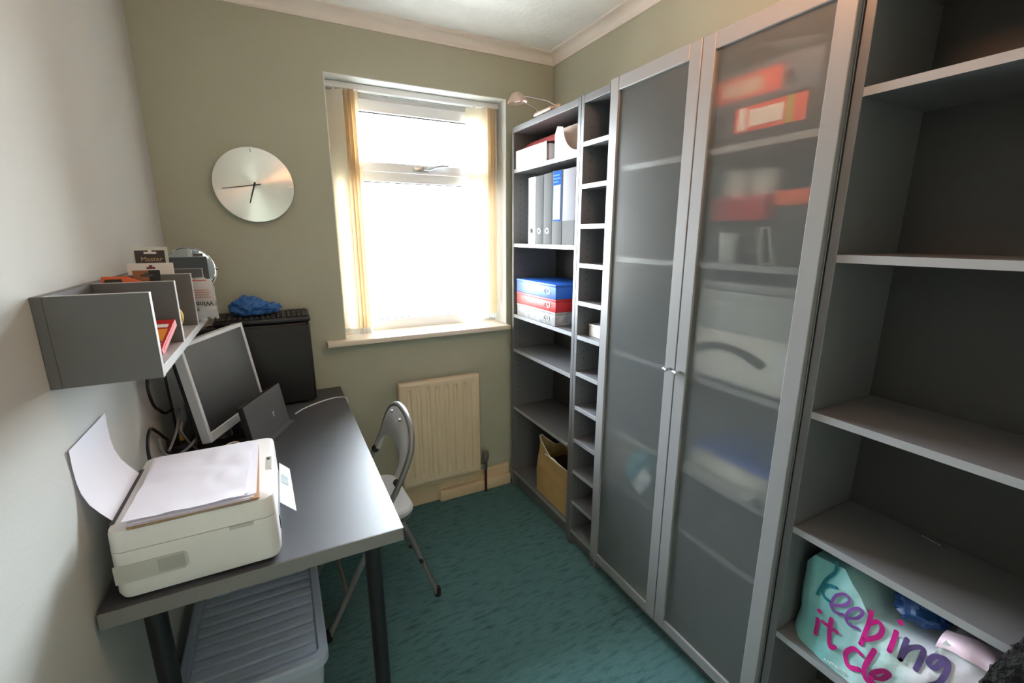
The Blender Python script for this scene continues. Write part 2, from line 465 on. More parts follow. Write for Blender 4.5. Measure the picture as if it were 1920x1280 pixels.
def lettering(name, text, size, m4, mt, parent, ext=0.0003, align='CENTER', bold=0.0):
    cu = bpy.data.curves.new(name, 'FONT'); cu.body = text; cu.size = size; cu.align_x = align; cu.align_y = 'CENTER'
    cu.extrude = ext; cu.offset = bold
    t = bpy.data.objects.new(name, cu); COL.objects.link(t)
    dg = bpy.context.evaluated_depsgraph_get(); dg.update()
    me = bpy.data.meshes.new_from_object(t.evaluated_get(dg))
    bpy.data.objects.remove(t)
    me.transform(m4)
    o_ = OFF.get(parent.name, Vector((0, 0, 0)))
    me.transform(Matrix.Translation(-o_))
    me.name = name
    me.materials.clear(); me.materials.append(mt)
    o = bpy.data.objects.new(name, me); COL.objects.link(o); o.parent = parent; OFF[o.name] = o_
    return o
def frame_matrix(origin, right, up):
    r = Vector(right).normalized(); u = Vector(up).normalized(); n = r.cross(u)
    return Matrix(((r.x, u.x, n.x, origin[0]), (r.y, u.y, n.y, origin[1]), (r.z, u.z, n.z, origin[2]), (0, 0, 0, 1)))

# ------------------------------------------------------------------ the room
RW, RH, RF = 1.8115, 2.41, -2.85      # right wall x, ceiling z, front wall y
WL, WR, WB, WT = 0.652, 1.530, 0.965, 2.166
w = MB()
w.box(-0.1, WL, 0, 0.26, -0.05, RH + 0.05); w.box(WR, RW + 0.1, 0, 0.26, -0.05, RH + 0.05)
w.box(WL, WR, 0, 0.26, -0.05, WB); w.box(WL, WR, 0, 0.26, WT, RH + 0.05)
struct(w.build('wall_back', WALL))
rv = MB()
rv.box(WL, WL + 0.004, 0.001, 0.15, 0.99, WT); rv.box(WR - 0.004, WR, 0.001, 0.15, 0.99, WT); rv.box(WL, WR, 0.001, 0.15, WT - 0.004, WT)
struct(rv.build('trim_1', REVEAL))
struct(B('wall_left', WALLL, None, -0.12, 0, RF, 0.26, -0.05, RH + 0.05))
struct(B('wall_right', WALL, None, RW, RW + 0.12, RF, 0.26, -0.05, RH + 0.05))
wf_ = MB()
wf_.box(-0.12, 0.06, RF - 0.10, RF, -0.05, RH + 0.05); wf_.box(0.86, RW + 0.12, RF - 0.10, RF, -0.05, RH + 0.05); wf_.box(0.06, 0.86, RF - 0.10, RF, 2.02, RH + 0.05)
struct(wf_.build('wall_front', WALL))
ar_ = MB(); ar_.box(-0.01, 0.06, RF, RF + .018, 0, 2.09, .004); ar_.box(0.86, 0.93, RF, RF + .018, 0, 2.09, .004); ar_.box(0.06, 0.86, RF, RF + .018, 2.02, 2.09, .004)
struct(ar_.build('trim_7', UPVC))
hl_ = MB()   # unseen unlit hall past the doorway, added to cut fill light
hl_.box(-0.50, 1.60, RF - 1.30, RF - 1.20, -0.05, RH); hl_.box(-0.60, -0.50, RF - 1.30, RF - 0.10, -0.05, RH); hl_.box(1.60, 1.70, RF - 1.30, RF - 0.10, -0.05, RH)
struct(hl_.build('wall_added_hall', WALL))
struct(B('floor', CARPET, None, -0.60, RW + 0.12, RF - 1.30, 0.26, -0.12, 0.0))
struct(B('ceiling', CEIL, None, -0.60, RW + 0.12, RF - 1.30, 0.26, RH, RH + 0.12))
# coving: curved section along back, right, left
def cove(name, a, b, inward):
    a, b, n = Vector(a), Vector(b), Vector(inward)
    prof = [(0, 0), (0, -0.052), (0.006, -0.052), (0.010, -0.044)]
    for i in range(9):
        t = i / 8 * PI / 2
        prof.append((0.010 + 0.034 * (1 - math.cos(t)), -0.044 + 0.034 * math.sin(t)))
    prof += [(0.052, -0.006), (0.052, 0)]
    s = MB()
    s.prism([a + n * p[0] + Vector((0, 0, p[1])) for p in prof], b - a)
    return struct(s.build(name, COVE))
cove('trim_2', (0, 0, RH), (RW, 0, RH), (0, -1, 0))
cove('trim_3', (RW, RF, RH), (RW, 0, RH), (-1, 0, 0))
cove('trim_4', (0, RF, RH), (0, 0, RH), (1, 0, 0))
sk = MB(); sk.box(0, 1.533, -0.016, 0, 0, 0.108); sk.prism([(0, 0, 0.108), (0, -0.016, 0.108), (0, -0.009, 0.122), (0, 0, 0.122)], (1.533, 0, 0))
struct(sk.build('baseboard_back', SKIRT))
struct(B('baseboard_left', SKIRT, None, 0, 0.014, RF, -0.016, 0, 0.12, 0.004))
pb = MB(); pb.box(1.085, 1.532, -0.045, -0.016, 0, 0.064, 0.003)
struct(pb.build('trim_5', SKIRT))

# outside: an unseen eave added to block steep skylight above the window
struct(B('added_eave', UPVC, None, -0.6, RW + 0.6, 0.26, 0.44, 2.34, 2.50))
# ------------------------------------------------------------------ window
win = bpy.data.objects.new('window_1', None); COL.objects.link(win); win.location = (1.09, 0.18, 0.99); OFF[win.name] = Vector(win.location); struct(win)
f = MB(); Y0, Y1 = 0.150, 0.215
f.box(WL, WL + 0.06, Y0, Y1, 0.985, WT, 0.003); f.box(WR - 0.06, WR, Y0, Y1, 0.985, WT, 0.003)
f.box(WL + .06, WR - .06, Y0, Y1, 2.108, WT, 0.003); f.box(WL + .06, WR - .06, Y0, Y1, 0.985, 1.045, 0.003); f.box(WL + .06, WR - .06, Y0, Y1, 1.745, 1.806, 0.003)
f.build('window_frame', UPVC, win)
f = MB(); a, b = WL + 0.055, WR - 0.055
f.box(a, a + .055, Y0 - .018, Y1 - .02, 1.790, 2.114, 0.005); f.box(b - .055, b, Y0 - .018, Y1 - .02, 1.790, 2.114, 0.005)
f.box(a + .05, b - .05, Y0 - .018, Y1 - .02, 1.790, 1.836, 0.005); f.box(a + .05, b - .05, Y0 - .018, Y1 - .02, 2.062, 2.114, 0.005)
sash = f.build('fanlight_sash', UPVC, win)
f = MB(); f.box(a + .05, b - .05, .172, .178, 1.83, 2.07); f.build('fanlight_pane', PANE, win)
f = MB(); f.box(WL + .055, WR - .055, .182, .188, 1.04, 1.75); f.build('lower_pane', PANE, win)
for z in (1.744, 1.046): B('gasket', RUBBER, win, WL + .06, WR - .06, .165, .170, z - .003, z + .003)
B('gasket', RUBBER, win, a + .055, b - .055, .150, .158, 2.058, 2.063)
fh = MB(); fh.box(1.06, 1.14, .118, .134, 1.800, 1.824, 0.005)
fh.tube([(1.112, .112, 1.812), (1.14, .104, 1.812), (1.17, .100, 1.824), (1.21, .100, 1.832), (1.245, .102, 1.832)], [.008, .008, .0075, .007, .006])
fh.lathe([(0.0, .108), (.011, .108), (.011, .120), (0, .120)], (1.11, 0, 1.812), axis='y', n=16)
plab(fh.build('window_handle', STEEL, win), 'chrome handle on the fanlight')
sl = MB(); sl.box(0.565, 1.531, -0.052, 0.0, 0.966, 0.991, 0.004); sl.box(WL, WR - .001, -0.004, 0.150, 0.966, 0.991, 0.002)
plab(sl.build('window_sill', SILLM, win), 'cream gloss sill')
fr = MB(); fr.box(0.664, 0.80, 0.10, 0.149, 0.991, 0.996, .002); fr.build('sill_edge_strip', SILLM, win)

# ------------------------------------------------------------------ vertical blind
vb = thing('vertical_blind', 'cream vertical blind drawn back to both sides of the window', 'blind', (1.09, 0.09, 2.13))
hr = MB(); hr.box(WL + .005, WR - .005, 0.080, 0.118, 2.134, 2.160, .003); hr.build('headrail', UPVC, vb)
cl = MB()
for dz in (0, .006): cl.tube([(0.80, .086, 2.126 - dz), (1.07, .086, 2.122 - dz), (1.34, .086, 2.126 - dz)], .0014, 6)
cl.lathe([(0, -.006), (.006, -.006), (.006, .006), (0, .006)], (1.08, .086, 2.122), axis='x', n=10)
cl.build('control_cord', CLEARP, vb)
def vane(x, ang, z0, m, wd=0.089):
    dx, dy = math.cos(ang) * wd / 2, math.sin(ang) * wd / 2
    nx, ny = -math.sin(ang), math.cos(ang)
    s = MB()
    def fn(u, v):
        k = (u - .5) * 2
        bow = 0.004 * (1 - k * k)
        return (x + dx * k + nx * bow, .092 + dy * k + ny * bow, z0 + (2.128 - z0) * v)
    s.grid(fn, 6, 12, 0.0012)
    o = s.build('vane', m, vb)
    wt = MB(); 
    c = Matrix.Translation((x, .092, z0 - .016)) @ Matrix.Rotation(ang, 4, 'Z')
    wt.box(-.042, .042, -.0018, .0018, -.012, .014, .001, 1, c)
    wt.build('bottom_weight', CLEARP, o)
    hk = MB(); hk.box(-.006, .006, -.003, .003, -.006, .008, 0.001, 1, Matrix.Translation((x, .092, 2.131))); hk.build('hanger', UPVC, o)
    return o
plab(vane(0.700, math.radians(-38), 1.022, SLATM), 'wide cream vane turned to the room')
for i, x in enumerate((0.738, 0.754, 0.770, 0.786)): vane(x, math.radians(-74), 1.022 + .002 * (i % 2), SLATLIT)
plab(vane(1.388, math.radians(-22), 1.048, SLATM), 'wide cream vane turned to the room')
for i, x in enumerate((1.434, 1.450, 1.466, 1.480)): vane(x, math.radians(-76), 1.048 + .002 * (i % 2), SLATLIT)
for x0, x1 in ((0.735, 0.79), (1.43, 1.482)):
    MB().tube([(x0 + (x1 - x0) * t / 8, .09 + .012 * math.sin(t * 2.2), 1.006 - .004 * math.sin(t * 3.1) + (.022 if x0 > 1 else 0)) for t in range(9)], .002, 6).build('linking_chain', CLEARP, vb)
pc_ = MB()
pc_.tube([(1.505, .085, 2.13), (1.506, .086, 1.6), (1.505, .088, 1.10), (1.512, .088, 1.09), (1.514, .087, 1.6), (1.513, .086, 2.13)], .0016, 6)
pc_.build('pull_chain', UPVC, vb)

# ------------------------------------------------------------------ ceiling lamp out of view, dish added to block downward light
t = thing('ceiling_lamp', 'unseen hanging ceiling lamp with a dish added to block downward light', 'lamp', (1.16, -1.60, RH))
s_ = MB(); s_.lathe([(0, 2.062), (.02, 2.063), (.045, 2.070), (.062, 2.084), (.063, 2.082), (.046, 2.067), (.02, 2.060), (0, 2.059)], (1.16, -1.60, 0), n=36); s_.build('dish', COVE, t)
s_ = MB()
for k in range(3):
    a = 2 * PI * k / 3; s_.tube([(1.16 + .0615 * math.cos(a), -1.60 + .0615 * math.sin(a), 2.082), (1.16 + .012 * math.cos(a), -1.60 + .012 * math.sin(a), 2.38)], .0012, 6)
s_.lathe([(0, 2.38), (.045, 2.38), (.05, 2.395), (.05, RH - .0005), (0, RH - .0005)], (1.16, -1.60, 0), n=24); s_.build('suspension', STEEL, t)

# ------------------------------------------------------------------ wall clock
ck = thing('wall_clock', 'large round brushed metal clock on the wall left of the window', 'clock', (0.343, -0.02, 1.686))
cx, cz = 0.343, 1.686
dial = MB().lathe([(0.0, -.0285), (.004, -.0288), (.144, -.0290), (.148, -.0280), (.149, -.0255), (.147, -.024), (.06, -.023)], (0, 0, 0), axis='y', n=96)
do = dial.build('dial', DIAL, ck, sharp=30)
# radial tangents need the dial's own origin at its centre
me = do.data; me.transform(Matrix.Translation(OFF[ck.name])); do.location = (0, -OFF[ck.name].y, 0)
MB().lathe([(0, -.024), (.055, -.024), (.058, -.001), (0, -.001)], (cx, 0, cz), axis='y', n=32).build('movement_case', BLACKP, ck)
def hand(name, ang, ln, tail, wd, y):
    d = Vector((math.sin(ang), 0, math.cos(ang))); n = Vector((d.z, 0, -d.x))
    c = Vector((cx, y, cz))
    MB().prism([c - d * tail + n * wd, c + d * ln + n * wd * .6, c + d * ln - n * wd * .6, c - d * tail - n * wd], (0, -.0012, 0)).build(name, INK, ck)
hand('hour_hand', math.radians(198), .076, .012, .0035, -.031)
hand('minute_hand', math.radians(261), .118, .025, .0022, -.033)
MB().lathe([(0, -.036), (.005, -.036), (.005, -.029), (0, -.029)], (cx, 0, cz), axis='y', n=16).build('hand_boss', INK, ck)
for k in (0, 3, 4):
    a = math.radians(k * 30); d = Vector((math.sin(a), 0, math.cos(a)))
    n = Vector((d.z, 0, -d.x)); c = Vector((cx, -.0291, cz))
    MB().prism([c + d * .128 + n * .0012, c + d * .144 + n * .0012, c + d * .144 - n * .0012, c + d * .128 - n * .0012], (0, -.0006, 0)).build('hour_mark', STEEL, ck)

# ------------------------------------------------------------------ radiator
rd = thing('radiator', 'cream ribbed panel radiator on the wall under the window', 'radiator', (1.10, -0.06, 0.155))
x0, x1, z0, z1 = 0.874, 1.320, 0.158, 0.744
NB = 8; pitch = 0.0505; xs0 = 0.925
def radf(u, v):
    x = x0 + (x1 - x0) * u; z = z0 + (z1 - z0) * v
    k = 0.0
    for i in range(NB):
        d = abs(x - (xs0 + i * pitch))
        if d < .012:
            k = max(k, math.cos(d / .012 * PI / 2) ** 0.8)
    e = max(0, min(1, (z - (z0 + .040)) / .020)) * max(0, min(1, ((z1 - .036) - z) / .008))
    edge = min(u * (x1 - x0), (1 - u) * (x1 - x0), v * (z1 - z0), (1 - v) * (z1 - z0))
    rnd = 0.006 * max(0, 1 - edge / .008) ** 2
    return (x, -0.086 + k * e * 0.009 + rnd, z)
r = MB(); r.grid(radf, 356, 60)
r.build('front_panel', RADM, rd, sharp=60)
r = MB(); r.box(x0 + .001, x1 - .001, -.078, -.040, z0 + .001, z1 - .002, .003); r.build('rear_panel', RADM, rd)
B('wall_bracket', RADM, rd, x0 + .06, x0 + .09, -.042, 0, .25, .66); B('wall_bracket', RADM, rd, x1 - .09, x1 - .06, -.042, 0, .25, .66)
r = MB(); r.tube([(1.318, -.058, .196), (1.362, -.058, .196)], .009, 12); r.tube([(1.360, -.058, .145), (1.360, -.058, .215)], .011, 12)
vo = r.build('valve', STEEL, rd)
r = MB(); r.lathe([(0, .205), (.015, .205), (.019, .215), (.019, .245), (.016, .254), (0, .254)], (1.360, -.058, 0), n=20); r.build('valve_cap', VALVE, vo)
r = MB(); r.tube([(1.360, -.058, .150), (1.360, -.058, 0.0)], .0075, 12); plab(r.build('pipe', COPPER, rd), 'brown copper pipe down to the carpet')

# ------------------------------------------------------------------ bookcases along the right wall
XF, XB = 1.535, 1.8105
def bookcase(name, label, y0, y1, shelves, top=True, group='silver bookcases along the wall', plinth=0.07, holes=True, backm=None, inset=0.0):
    """y0 = far end (toward the window), y1 = near end"""
    t = thing(name, label, 'bookcase', (1.67, (y0 + y1) / 2, 0), group)
    p = .020
    s0 = B('side_panel', SILVERP if holes else SILVER, t, XF, XB, y0 - p, y0, 0, 2.02, .001, 1)
    s1 = B('side_panel', SILVERP if holes else SILVER, t, XF, XB, y1, y1 + p, 0, 2.02, .001, 1)
    B('top_panel', SILVER, t, XF + inset, XB - .006, y1 + p + .0005, y0 - p - .0005, 1.990, 2.018, .001, 1)
    for z in shelves:
        sf = B('shelf', SILVER, t, XF + .0012 + inset, XB - .006, y1 + p + .0008, y0 - p - .0008, z - .018, z, .0006, 1)
        B('edge_strip', LITEDGE, sf, XF + .0004 + inset, XF + .0011 + inset, y1 + p + .0008, y0 - p - .0008, z - .018, z)  # pale strip puts the brightness of a lit shelf front into colour
    B('plinth', SILVIN, t, XF + .025, XF + .04, y1 + p + .0005, y0 - p - .0005, 0, shelves[-1] - .019)
    B('back_panel', backm or BACKP, t, XB - .005, XB - .001, y1 + p, y0 - p, .02, 2.0)
    return t
SA = (1.814, 1.440, 1.058, 0.862, 0.515, 0.106)
bookcase('bookcase', 'silver-grey bookcase beside the window holding folders and box files', -0.056, -0.658, SA)
ST = (1.846, 1.685, 1.527, 1.367, 1.206, 1.055, .887, .725, .564, .404, .243, .086)
bookcase('narrow_bookcase', 'narrow silver-grey column of twelve small shelves between the bookcases', -0.660, -0.858, ST)
SD = (1.723, 1.403, 1.047, .724, .500, .106)
dc = bookcase('glass_door_bookcase', 'silver-grey cabinet with two frosted glass doors', -0.860, -1.657, SD)
SO = (1.786, 1.438, 1.055, .732, .398, .09)
bookcase('open_bookcase', 'empty-shelved grey bookcase nearest the camera with a carrier bag low down', -1.661, -2.461, SO, holes=False)

# doors
XD = 1.515
def door(y0, y1, knob_y):
    d0, d1 = y0 - .0012, y1 + .0012
    sw = .043; z0, z1 = .068, 2.020
    d = MB()
    d.box(XD, XD + .018, d0 - sw, d0, z0, z1, .0015, 1); d.box(XD, XD + .018, d1, d1 + sw, z0, z1, .0015, 1)
    d.box(XD, XD + .018, d1 + sw + .0008, d0 - sw - .0008, z0, z0 + .040, .0015, 1); d.box(XD, XD + .018, d1 + sw + .0008, d0 - sw - .0008, z1 - .044, z1, .0015, 1)
    do = d.build('door', DOORF, dc)
    g = MB(); g.box(XD + .008, XD + .012, d1 + sw - .006, d0 - sw + .006, z0 + .034, z1 - .038)
    plab(g.build('glass_pane', FROST, do), 'frosted glass pane')
    k = MB(); k.tube([(XD + .001, knob_y, 1.052), (XD - .024, knob_y, 1.052)], .0045, 10)
    k.tube([(XD - .026, knob_y + .004, 1.052), (XD - .026, knob_y - .020, 1.052)] if False else [(XD - .020, knob_y + .008, 1.052), (XD - .028, knob_y - .012, 1.052)], .006, 10)
    k.build('handle', STEEL, do)
    hy = d0 - .02 if knob_y < (y0 + y1) / 2 else d1 + .02
    for z in (.25, 1.09, 1.85): B('hinge', STEEL, do, XD + .0185, XD + .055, hy - .012, hy + .012, z - .02, z + .02, .002)
door(-0.862, -1.2585, -1.238)
door(-1.2595, -1.6565, -1.280)

# ------------------------------------------------------------------ folders and boxes
def folder(name, label, cat, x0, x1, ta, tb, la, lb, upright, cover, spine=None, lab=None, labm=CARD, ringpos=None, group=None, ringm=STEEL, inner=None):
    """lever-arch style folder; t = thickness axis, l = spine length axis. Spine faces -x at x0"""
    def bx(s, xa, xb, t0, t1, l0, l1, bev=0.0):
        if upright: s.box(xa, xb, t0, t1, l0, l1, bev)
        else: s.box(xa, xb, l0, l1, t0, t1, bev)
    loc = (x0, (ta + tb) / 2, la) if upright else (x0, (la + lb) / 2, ta)
    t = thing(name, label, cat, loc, group)
    s = MB(); bx(s, x0 + .0025, x1, ta, ta + .0025, la, lb); bx(s, x0 + .0025, x1, tb - .0025, tb, la, lb); s.build('cover', cover, t)
    s = MB(); bx(s, x0, x0 + .003, ta, tb, la, lb, .0008); sp = s.build('spine', spine or cover, t)
    s = MB(); bx(s, x0 + .02, x1 - .02, ta + .004, tb - .006, la + .008, lb - .012); s.build('paper_block', inner or PAPER, t)
    if ringpos is not None:
        tm = (ta + tb) / 2
        c = (x0 - .0008, tm, ringpos) if upright else (x0 - .0008, ringpos, tm)
        rg = MB(); prof = [(.0095, 0), (.0095, -.001), (.0130, -.001), (.0130, .001), (.0095, .001)]
        rg.lathe(prof, c, axis='x', n=24); rg.build('finger_ring', ringm, sp)
        hl = MB(); hl.lathe([(0, .0003), (.0096, .0003), (.0096, .0007), (0, .0007)], c, axis='x', n=24); hl.build('finger_hole', HOLE, sp)
    if lab:
        (t0, t1, l0, l1) = lab
        s = MB(); bx(s, x0 - .0008, x0 - .0001, t0, t1, l0, l1); return t, s.build('spine_label', labm, sp)
    return t, sp
X1 = 1.797
folder('lever_arch_folder', 'slim white folder leftmost of the upright row beside the window', 'folder', XF + .003, X1, -.298, -.230, 1.4405, 1.757, True, WHITEF, ringpos=1.505, group='upright folders in the bookcase', ringm=INK)
folder('lever_arch_folder', 'plain grey lever arch folder next to the slim white one', 'folder', XF + .003, X1, -.3735, -.301, 1.4405, 1.757, True, GREYF, ringpos=1.503, group='upright folders in the bookcase')
folder('lever_arch_folder', 'plain grey lever arch folder touching the blue-labelled folder', 'folder', XF + .003, X1, -.4475, -.3755, 1.4405, 1.759, True, GREYF, ringpos=1.503, group='upright folders in the bookcase')
t, bl_ = folder('lever_arch_folder', 'grey folder with a tall blue and white spine label', 'folder', XF + .003, X1, -.531, -.4505, 1.4405, 1.762, True, GREYF, lab=(-.524, -.458, 1.545, 1.760), labm=mat('matt_blue_label', (30, 84, 166), .85, spec=.1), group='upright folders in the bookcase')
B('label_panel', mat('matt_pale_label', (176, 186, 200), .85, spec=.1), bl_, XF + .0012, XF + .0022, -.519, -.463, 1.552, 1.700)
tx = MB()
for z, l in ((1.742, .05), (1.728, .056), (1.714, .04)): tx.box(XF + .0008, XF + .0022, -.462 - l, -.462, z - .003, z + .003)
tx.build('label_print', mat('pale_blue_print', (92, 140, 200), .85, spec=.1), bl_)
t, sp_ = folder('lever_arch_folder', 'dark folder with a white spine rightmost of the upright row', 'folder', XF + .003, X1, -.632, -.536, 1.4405, 1.760, True, DARKF, spine=mat('matt_off_white_board', (150, 150, 158), .85, spec=.1), group='upright folders in the bookcase')
B('spine_base_band', GREYF, sp_, XF + .0015, XF + .0029, -.630, -.538, 1.442, 1.545)
# top shelf of the same bookcase
folder('lever_arch_folder', 'white-spined folder lying on the top shelf of the window bookcase', 'folder', XF + .003, X1, 1.8145, 1.900, -.392, -.094, False, DARKF, spine=WHITEF, group='folders lying flat')
t = thing('document_wallet', 'pinkish red wallet resting on the white-spined folder', 'folder', (1.66, -.25, 1.901))
s = MB(); s.prism([(1.555, -.105, 1.901), (1.79, -.105, 1.901), (1.79, -.105, 1.945), (1.62, -.105, 1.948)], (0, -.32, 0)); s.build('cover', PINKF, t)
s = MB(); s.prism([(1.60, -.108, 1.905), (1.785, -.108, 1.905), (1.785, -.108, 1.942), (1.63, -.108, 1.944)], (0, -.325, 0)); s.build('paper_block', DARKF, t)
t = thing('magazine_file', 'white magazine file with a curved cut-out lying on the top shelf', 'magazine file', (1.66, -.55, 1.8145))
pts = [(1.545, -.452, 1.8148), (1.545, -.632, 1.8148), (1.545, -.632, 1.828)]
for i in range(17):
    a = math.radians(-85 + i * 80 / 16)
    a = math.radians(270 - i * 85 / 16)
    pts.append((1.545, -.632 - .118 * math.cos(math.radians(90 + 0)) + .118 * math.cos(math.radians(90 - i * 85 / 16)) * 1.0 if False else -.632 + .118 * math.sin(math.radians(i * 85 / 16)), 1.946 - .118 * math.cos(math.radians(i * 85 / 16))))
pts += [(1.545, -.470, 1.946), (1.545, -.452, 1.915)]
s = MB(); s.prism(pts, (.003, 0, 0)); s.build('front_panel', WHITEF, t)
s = MB(); s.box(1.5485, 1.79, -.455, -.452, 1.8148, 1.93); s.build('side_panel', CARD, t)
s = MB(); s.box(1.585, 1.588, -.632, -.456, 1.816, 1.945); s.build('inner_panel', BEIGE, t)
s = MB(); s.box(1.5485, 1.79, -.632, -.4555, 1.8148, 1.8158); s.build('base', CARD, t)

def boxfile(label, z0, z1, y0, y1, m, x0=1.542):
    t = thing('box_file', label, 'box file', (1.67, (y0 + y1) / 2, z0), 'box files stacked in the bookcase')
    B('body', m, t, x0, 1.796, y1, y0, z0, z1 - .012, .0015)
    B('lid', m, t, x0 - .0015, 1.797, y1 - .0015, y0 + .0015, z1 - .0115, z1, .0015)
    rg = MB(); zc = (z0 + z1) / 2
    rg.lathe([(.011, 0), (.011, -.002), (.0145, -.002), (.0145, .001), (.011, .001)], (x0 - .0006, y1 + .062, zc), axis='x', n=24); rg.build('finger_ring', STEEL, t)
    pl_ = MB(); pl_.tube([(x0 - .002, y1 + .080, zc + .010), (x0 - .009, y1 + .088, zc), (x0 - .002, y1 + .080, zc - .010)], .002, 8); pl_.build('pull_tab', INK, t)
    return t
boxfile('grey marbled box file at the bottom of the stack of three', 1.0585, 1.124, -.105, -.490, MARB)
boxfile('red box file sandwiched in the stack of three', 1.1245, 1.186, -.102, -.492, RED)
boxfile('blue box file on top of the stack of three', 1.1865, 1.256, -.100, -.490, BLUE)

# brown paper bag at the bottom of the first bookcase
t = thing('paper_bag', 'crumpled brown paper carrier bag in the bottom of the window bookcase', 'bag', (1.62, -.46, .1065))
s = MB()
def bagring(z, k):
    # rounded rectangle loop, slightly crumpled
    cxx, cyy, hx, hy = 1.645, -.475, .085 + .01 * k, .142 + .008 * k
    P = []
    for (ax, ay) in ((-1, 1), (-1, -1), (1, -1), (1, 1)):
        P.append((cxx + ax * hx, cyy + ay * hy))
    out = []
    for i in range(4):
        a, b = P[i], P[(i + 1) % 4]
        for j in range(8):
            tt = j / 8
            out.append((a[0] + (b[0] - a[0]) * tt, a[1] + (b[1] - a[1]) * tt))
    return out
tops = []
rings = []
NZ = 14
for iz in range(NZ + 1):
    v = iz / NZ; ring = []
    for i, (bx_, by_) in enumerate(bagring(0, 1 - v * .8)):
        hmax = .245
        # the far front corner stands up, the front edge sags
        dd = ((bx_ - 1.57) ** 2 + (by_ + .335) ** 2) ** .5
        hmax += .085 * max(0, 1 - dd / .10)
        z = .1072 + hmax * v
        q = Vector((bx_, by_, z))
        n_ = noise.noise_vector(q * 17) * (.013 * math.sin(min(1, v * 3) * PI / 2))
        n_.z *= .3
        if bx_ < 1.57: n_.x = max(n_.x, -.01)
        q += n_ * (1 if iz else 0)
        q.x = min(max(q.x, 1.548), 1.79); q.y = max(q.y, -.634)
        ring.append(s.bm.verts.new(q))
    rings.append(ring)
nr = len(rings[0])
for a, b in zip(rings, rings[1:]):
    for i in range(nr): s.bm.faces.new((a[i], a[(i + 1) % nr], b[(i + 1) % nr], b[i]))
s.bm.faces.new(rings[0])
toppts = [v.co.copy() for v in rings[-1]]
s.build('bag_body', KRAFT, t, sharp=50)
s = MB(); s.tube(toppts + [toppts[0]], .0022, 6, cap=False); s.build('rim', CARD, t)
s = MB(); s.tube([(1.560, -.40, .350), (1.545, -.42, .362), (1.542, -.47, .368), (1.543, -.53, .364), (1.558, -.55, .350)], .0028, 8); s.build('handle', CARD, t)
s = MB(); s.tube([(1.700, -.40, .345), (1.69, -.41, .40), (1.68, -.47, .43), (1.685, -.54, .40), (1.70, -.55, .345)], .0028, 8); s.build('handle', CARD, t)
s = MB(); s.box(1.59, 1.715, -.595, -.365, .112, .30, .01); plab(s.build('dark_filler', DARKF, t), 'dark block standing for the shade inside the bag')  # solid dark block stands in for shade inside the bag

# small box in the narrow column
t = thing('small_carton', 'small white carton on a shelf of the narrow column', 'box', (1.62, -.775, 1.0555))
B('carton_body', CARD, t, 1.575, 1.68, -.836, -.712, 1.0555, 1.098, .002); B('lid_flap', WHITEF, t, 1.5735, 1.68, -.8365, -.7105, 1.0985, 1.108, .002)

# ------------------------------------------------------------------ clip lamp on the first bookcase
t = thing('display_lamp', 'small silver display lamp on top of the window bookcase', 'lamp', (1.56, -.36, 2.0185))
B('base', LAMPM, t, 1.528, 1.60, -.435, -.285, 2.0205, 2.036, .004)
MB().tube([(1.545, -.315, 2.036), (1.52, -.31, 2.050), (1.470, -.300, 2.072)], .003, 8).build('arm', STEEL, t)
MB().tube([(1.590, -.40, 2.045), (1.55, -.37, 2.072), (1.462, -.305, 2.096)], .003, 8).build('arm', STEEL, t)
s = MB(); s.lathe([(0, 0), (.010, 0), (.016, .006), (.016, .020), (.008, .024), (0, .024)], (1.592, -.402, 2.034), n=16); s.build('clamp', LAMPM, t)
m_ = Matrix.Translation((1.436, -.30, 2.070)) @ Matrix.Rotation(math.radians(-8), 4, 'Y')
s = MB(); s.lathe([(.044, -.004), (.046, -.004), (.045, .002), (.036, .016), (.022, .034), (.012, .040), (0, .040), (0, .037), (.010, .037), (.020, .031), (.034, .014), (.043, .002), (.044, -.004)], (0, 0, 0), n=32, m=m_)
sh = s.build('lamp_shade', LAMPM, t)
s = MB(); s.lathe([(0, 0), (.014, 0), (.014, .02), (0, .022)], (0, 0, .002), n=16, m=m_); s.build('bulb', CARD, sh)

# ------------------------------------------------------------------ things behind the frosted doors
t, lb = folder('lever_arch_folder', 'black folder with an orange label lying behind the frosted door, lower of two', 'folder', 1.550, 1.797, 1.7235, 1.822, -1.632, -1.325, False, DARKF, lab=(1.752, 1.815, -1.556, -1.362), labm=LABELO, ringpos=-1.340, group='folders lying flat')
B('label_panel', CARD, lb, 1.5480, 1.5488, -1.500, -1.405, 1.763, 1.804); B('label_panel', CARD, lb, 1.5480, 1.5488, -1.398, -1.374, 1.757, 1.812)
B('label_stripe', LIME, lb, 1.5480, 1.5488, -1.523, -1.508, 1.752, 1.815)
t, lb = folder('lever_arch_folder', 'slate blue folder with an orange label lying behind the frosted door, upper of two', 'folder', 1.586, 1.797, 1.8225, 1.925, -1.560, -1.240 + .0, False, SLATEF, lab=(1.848, 1.908, -1.462, -1.262), labm=LABELO, ringpos=-1.482, group='folders lying flat', ringm=INK)
B('label_panel', BEIGE, lb, 1.5840, 1.5848, -1.408, -1.288, 1.858, 1.896)
t = thing('plastic_sleeve', 'crumpled clear plastic sleeve on top of the slate blue folder', 'plastic sleeve', (1.62, -1.52, 1.9255))
s = MB()
def slv(u, v):
    y = -1.43 - .13 * u; x = 1.56 + .12 * v
    z = 1.930 + .030 * (1 - u) * (1 - v) + .008 * noise.noise(Vector((x * 30, y * 30, 0)))
    return (x, y, max(1.9268, z))
s.grid(slv, 14, 14, .0008); s.build('sleeve', mat('glossy_clear_sleeve', (210, 222, 232), .12, clear=.35), t)
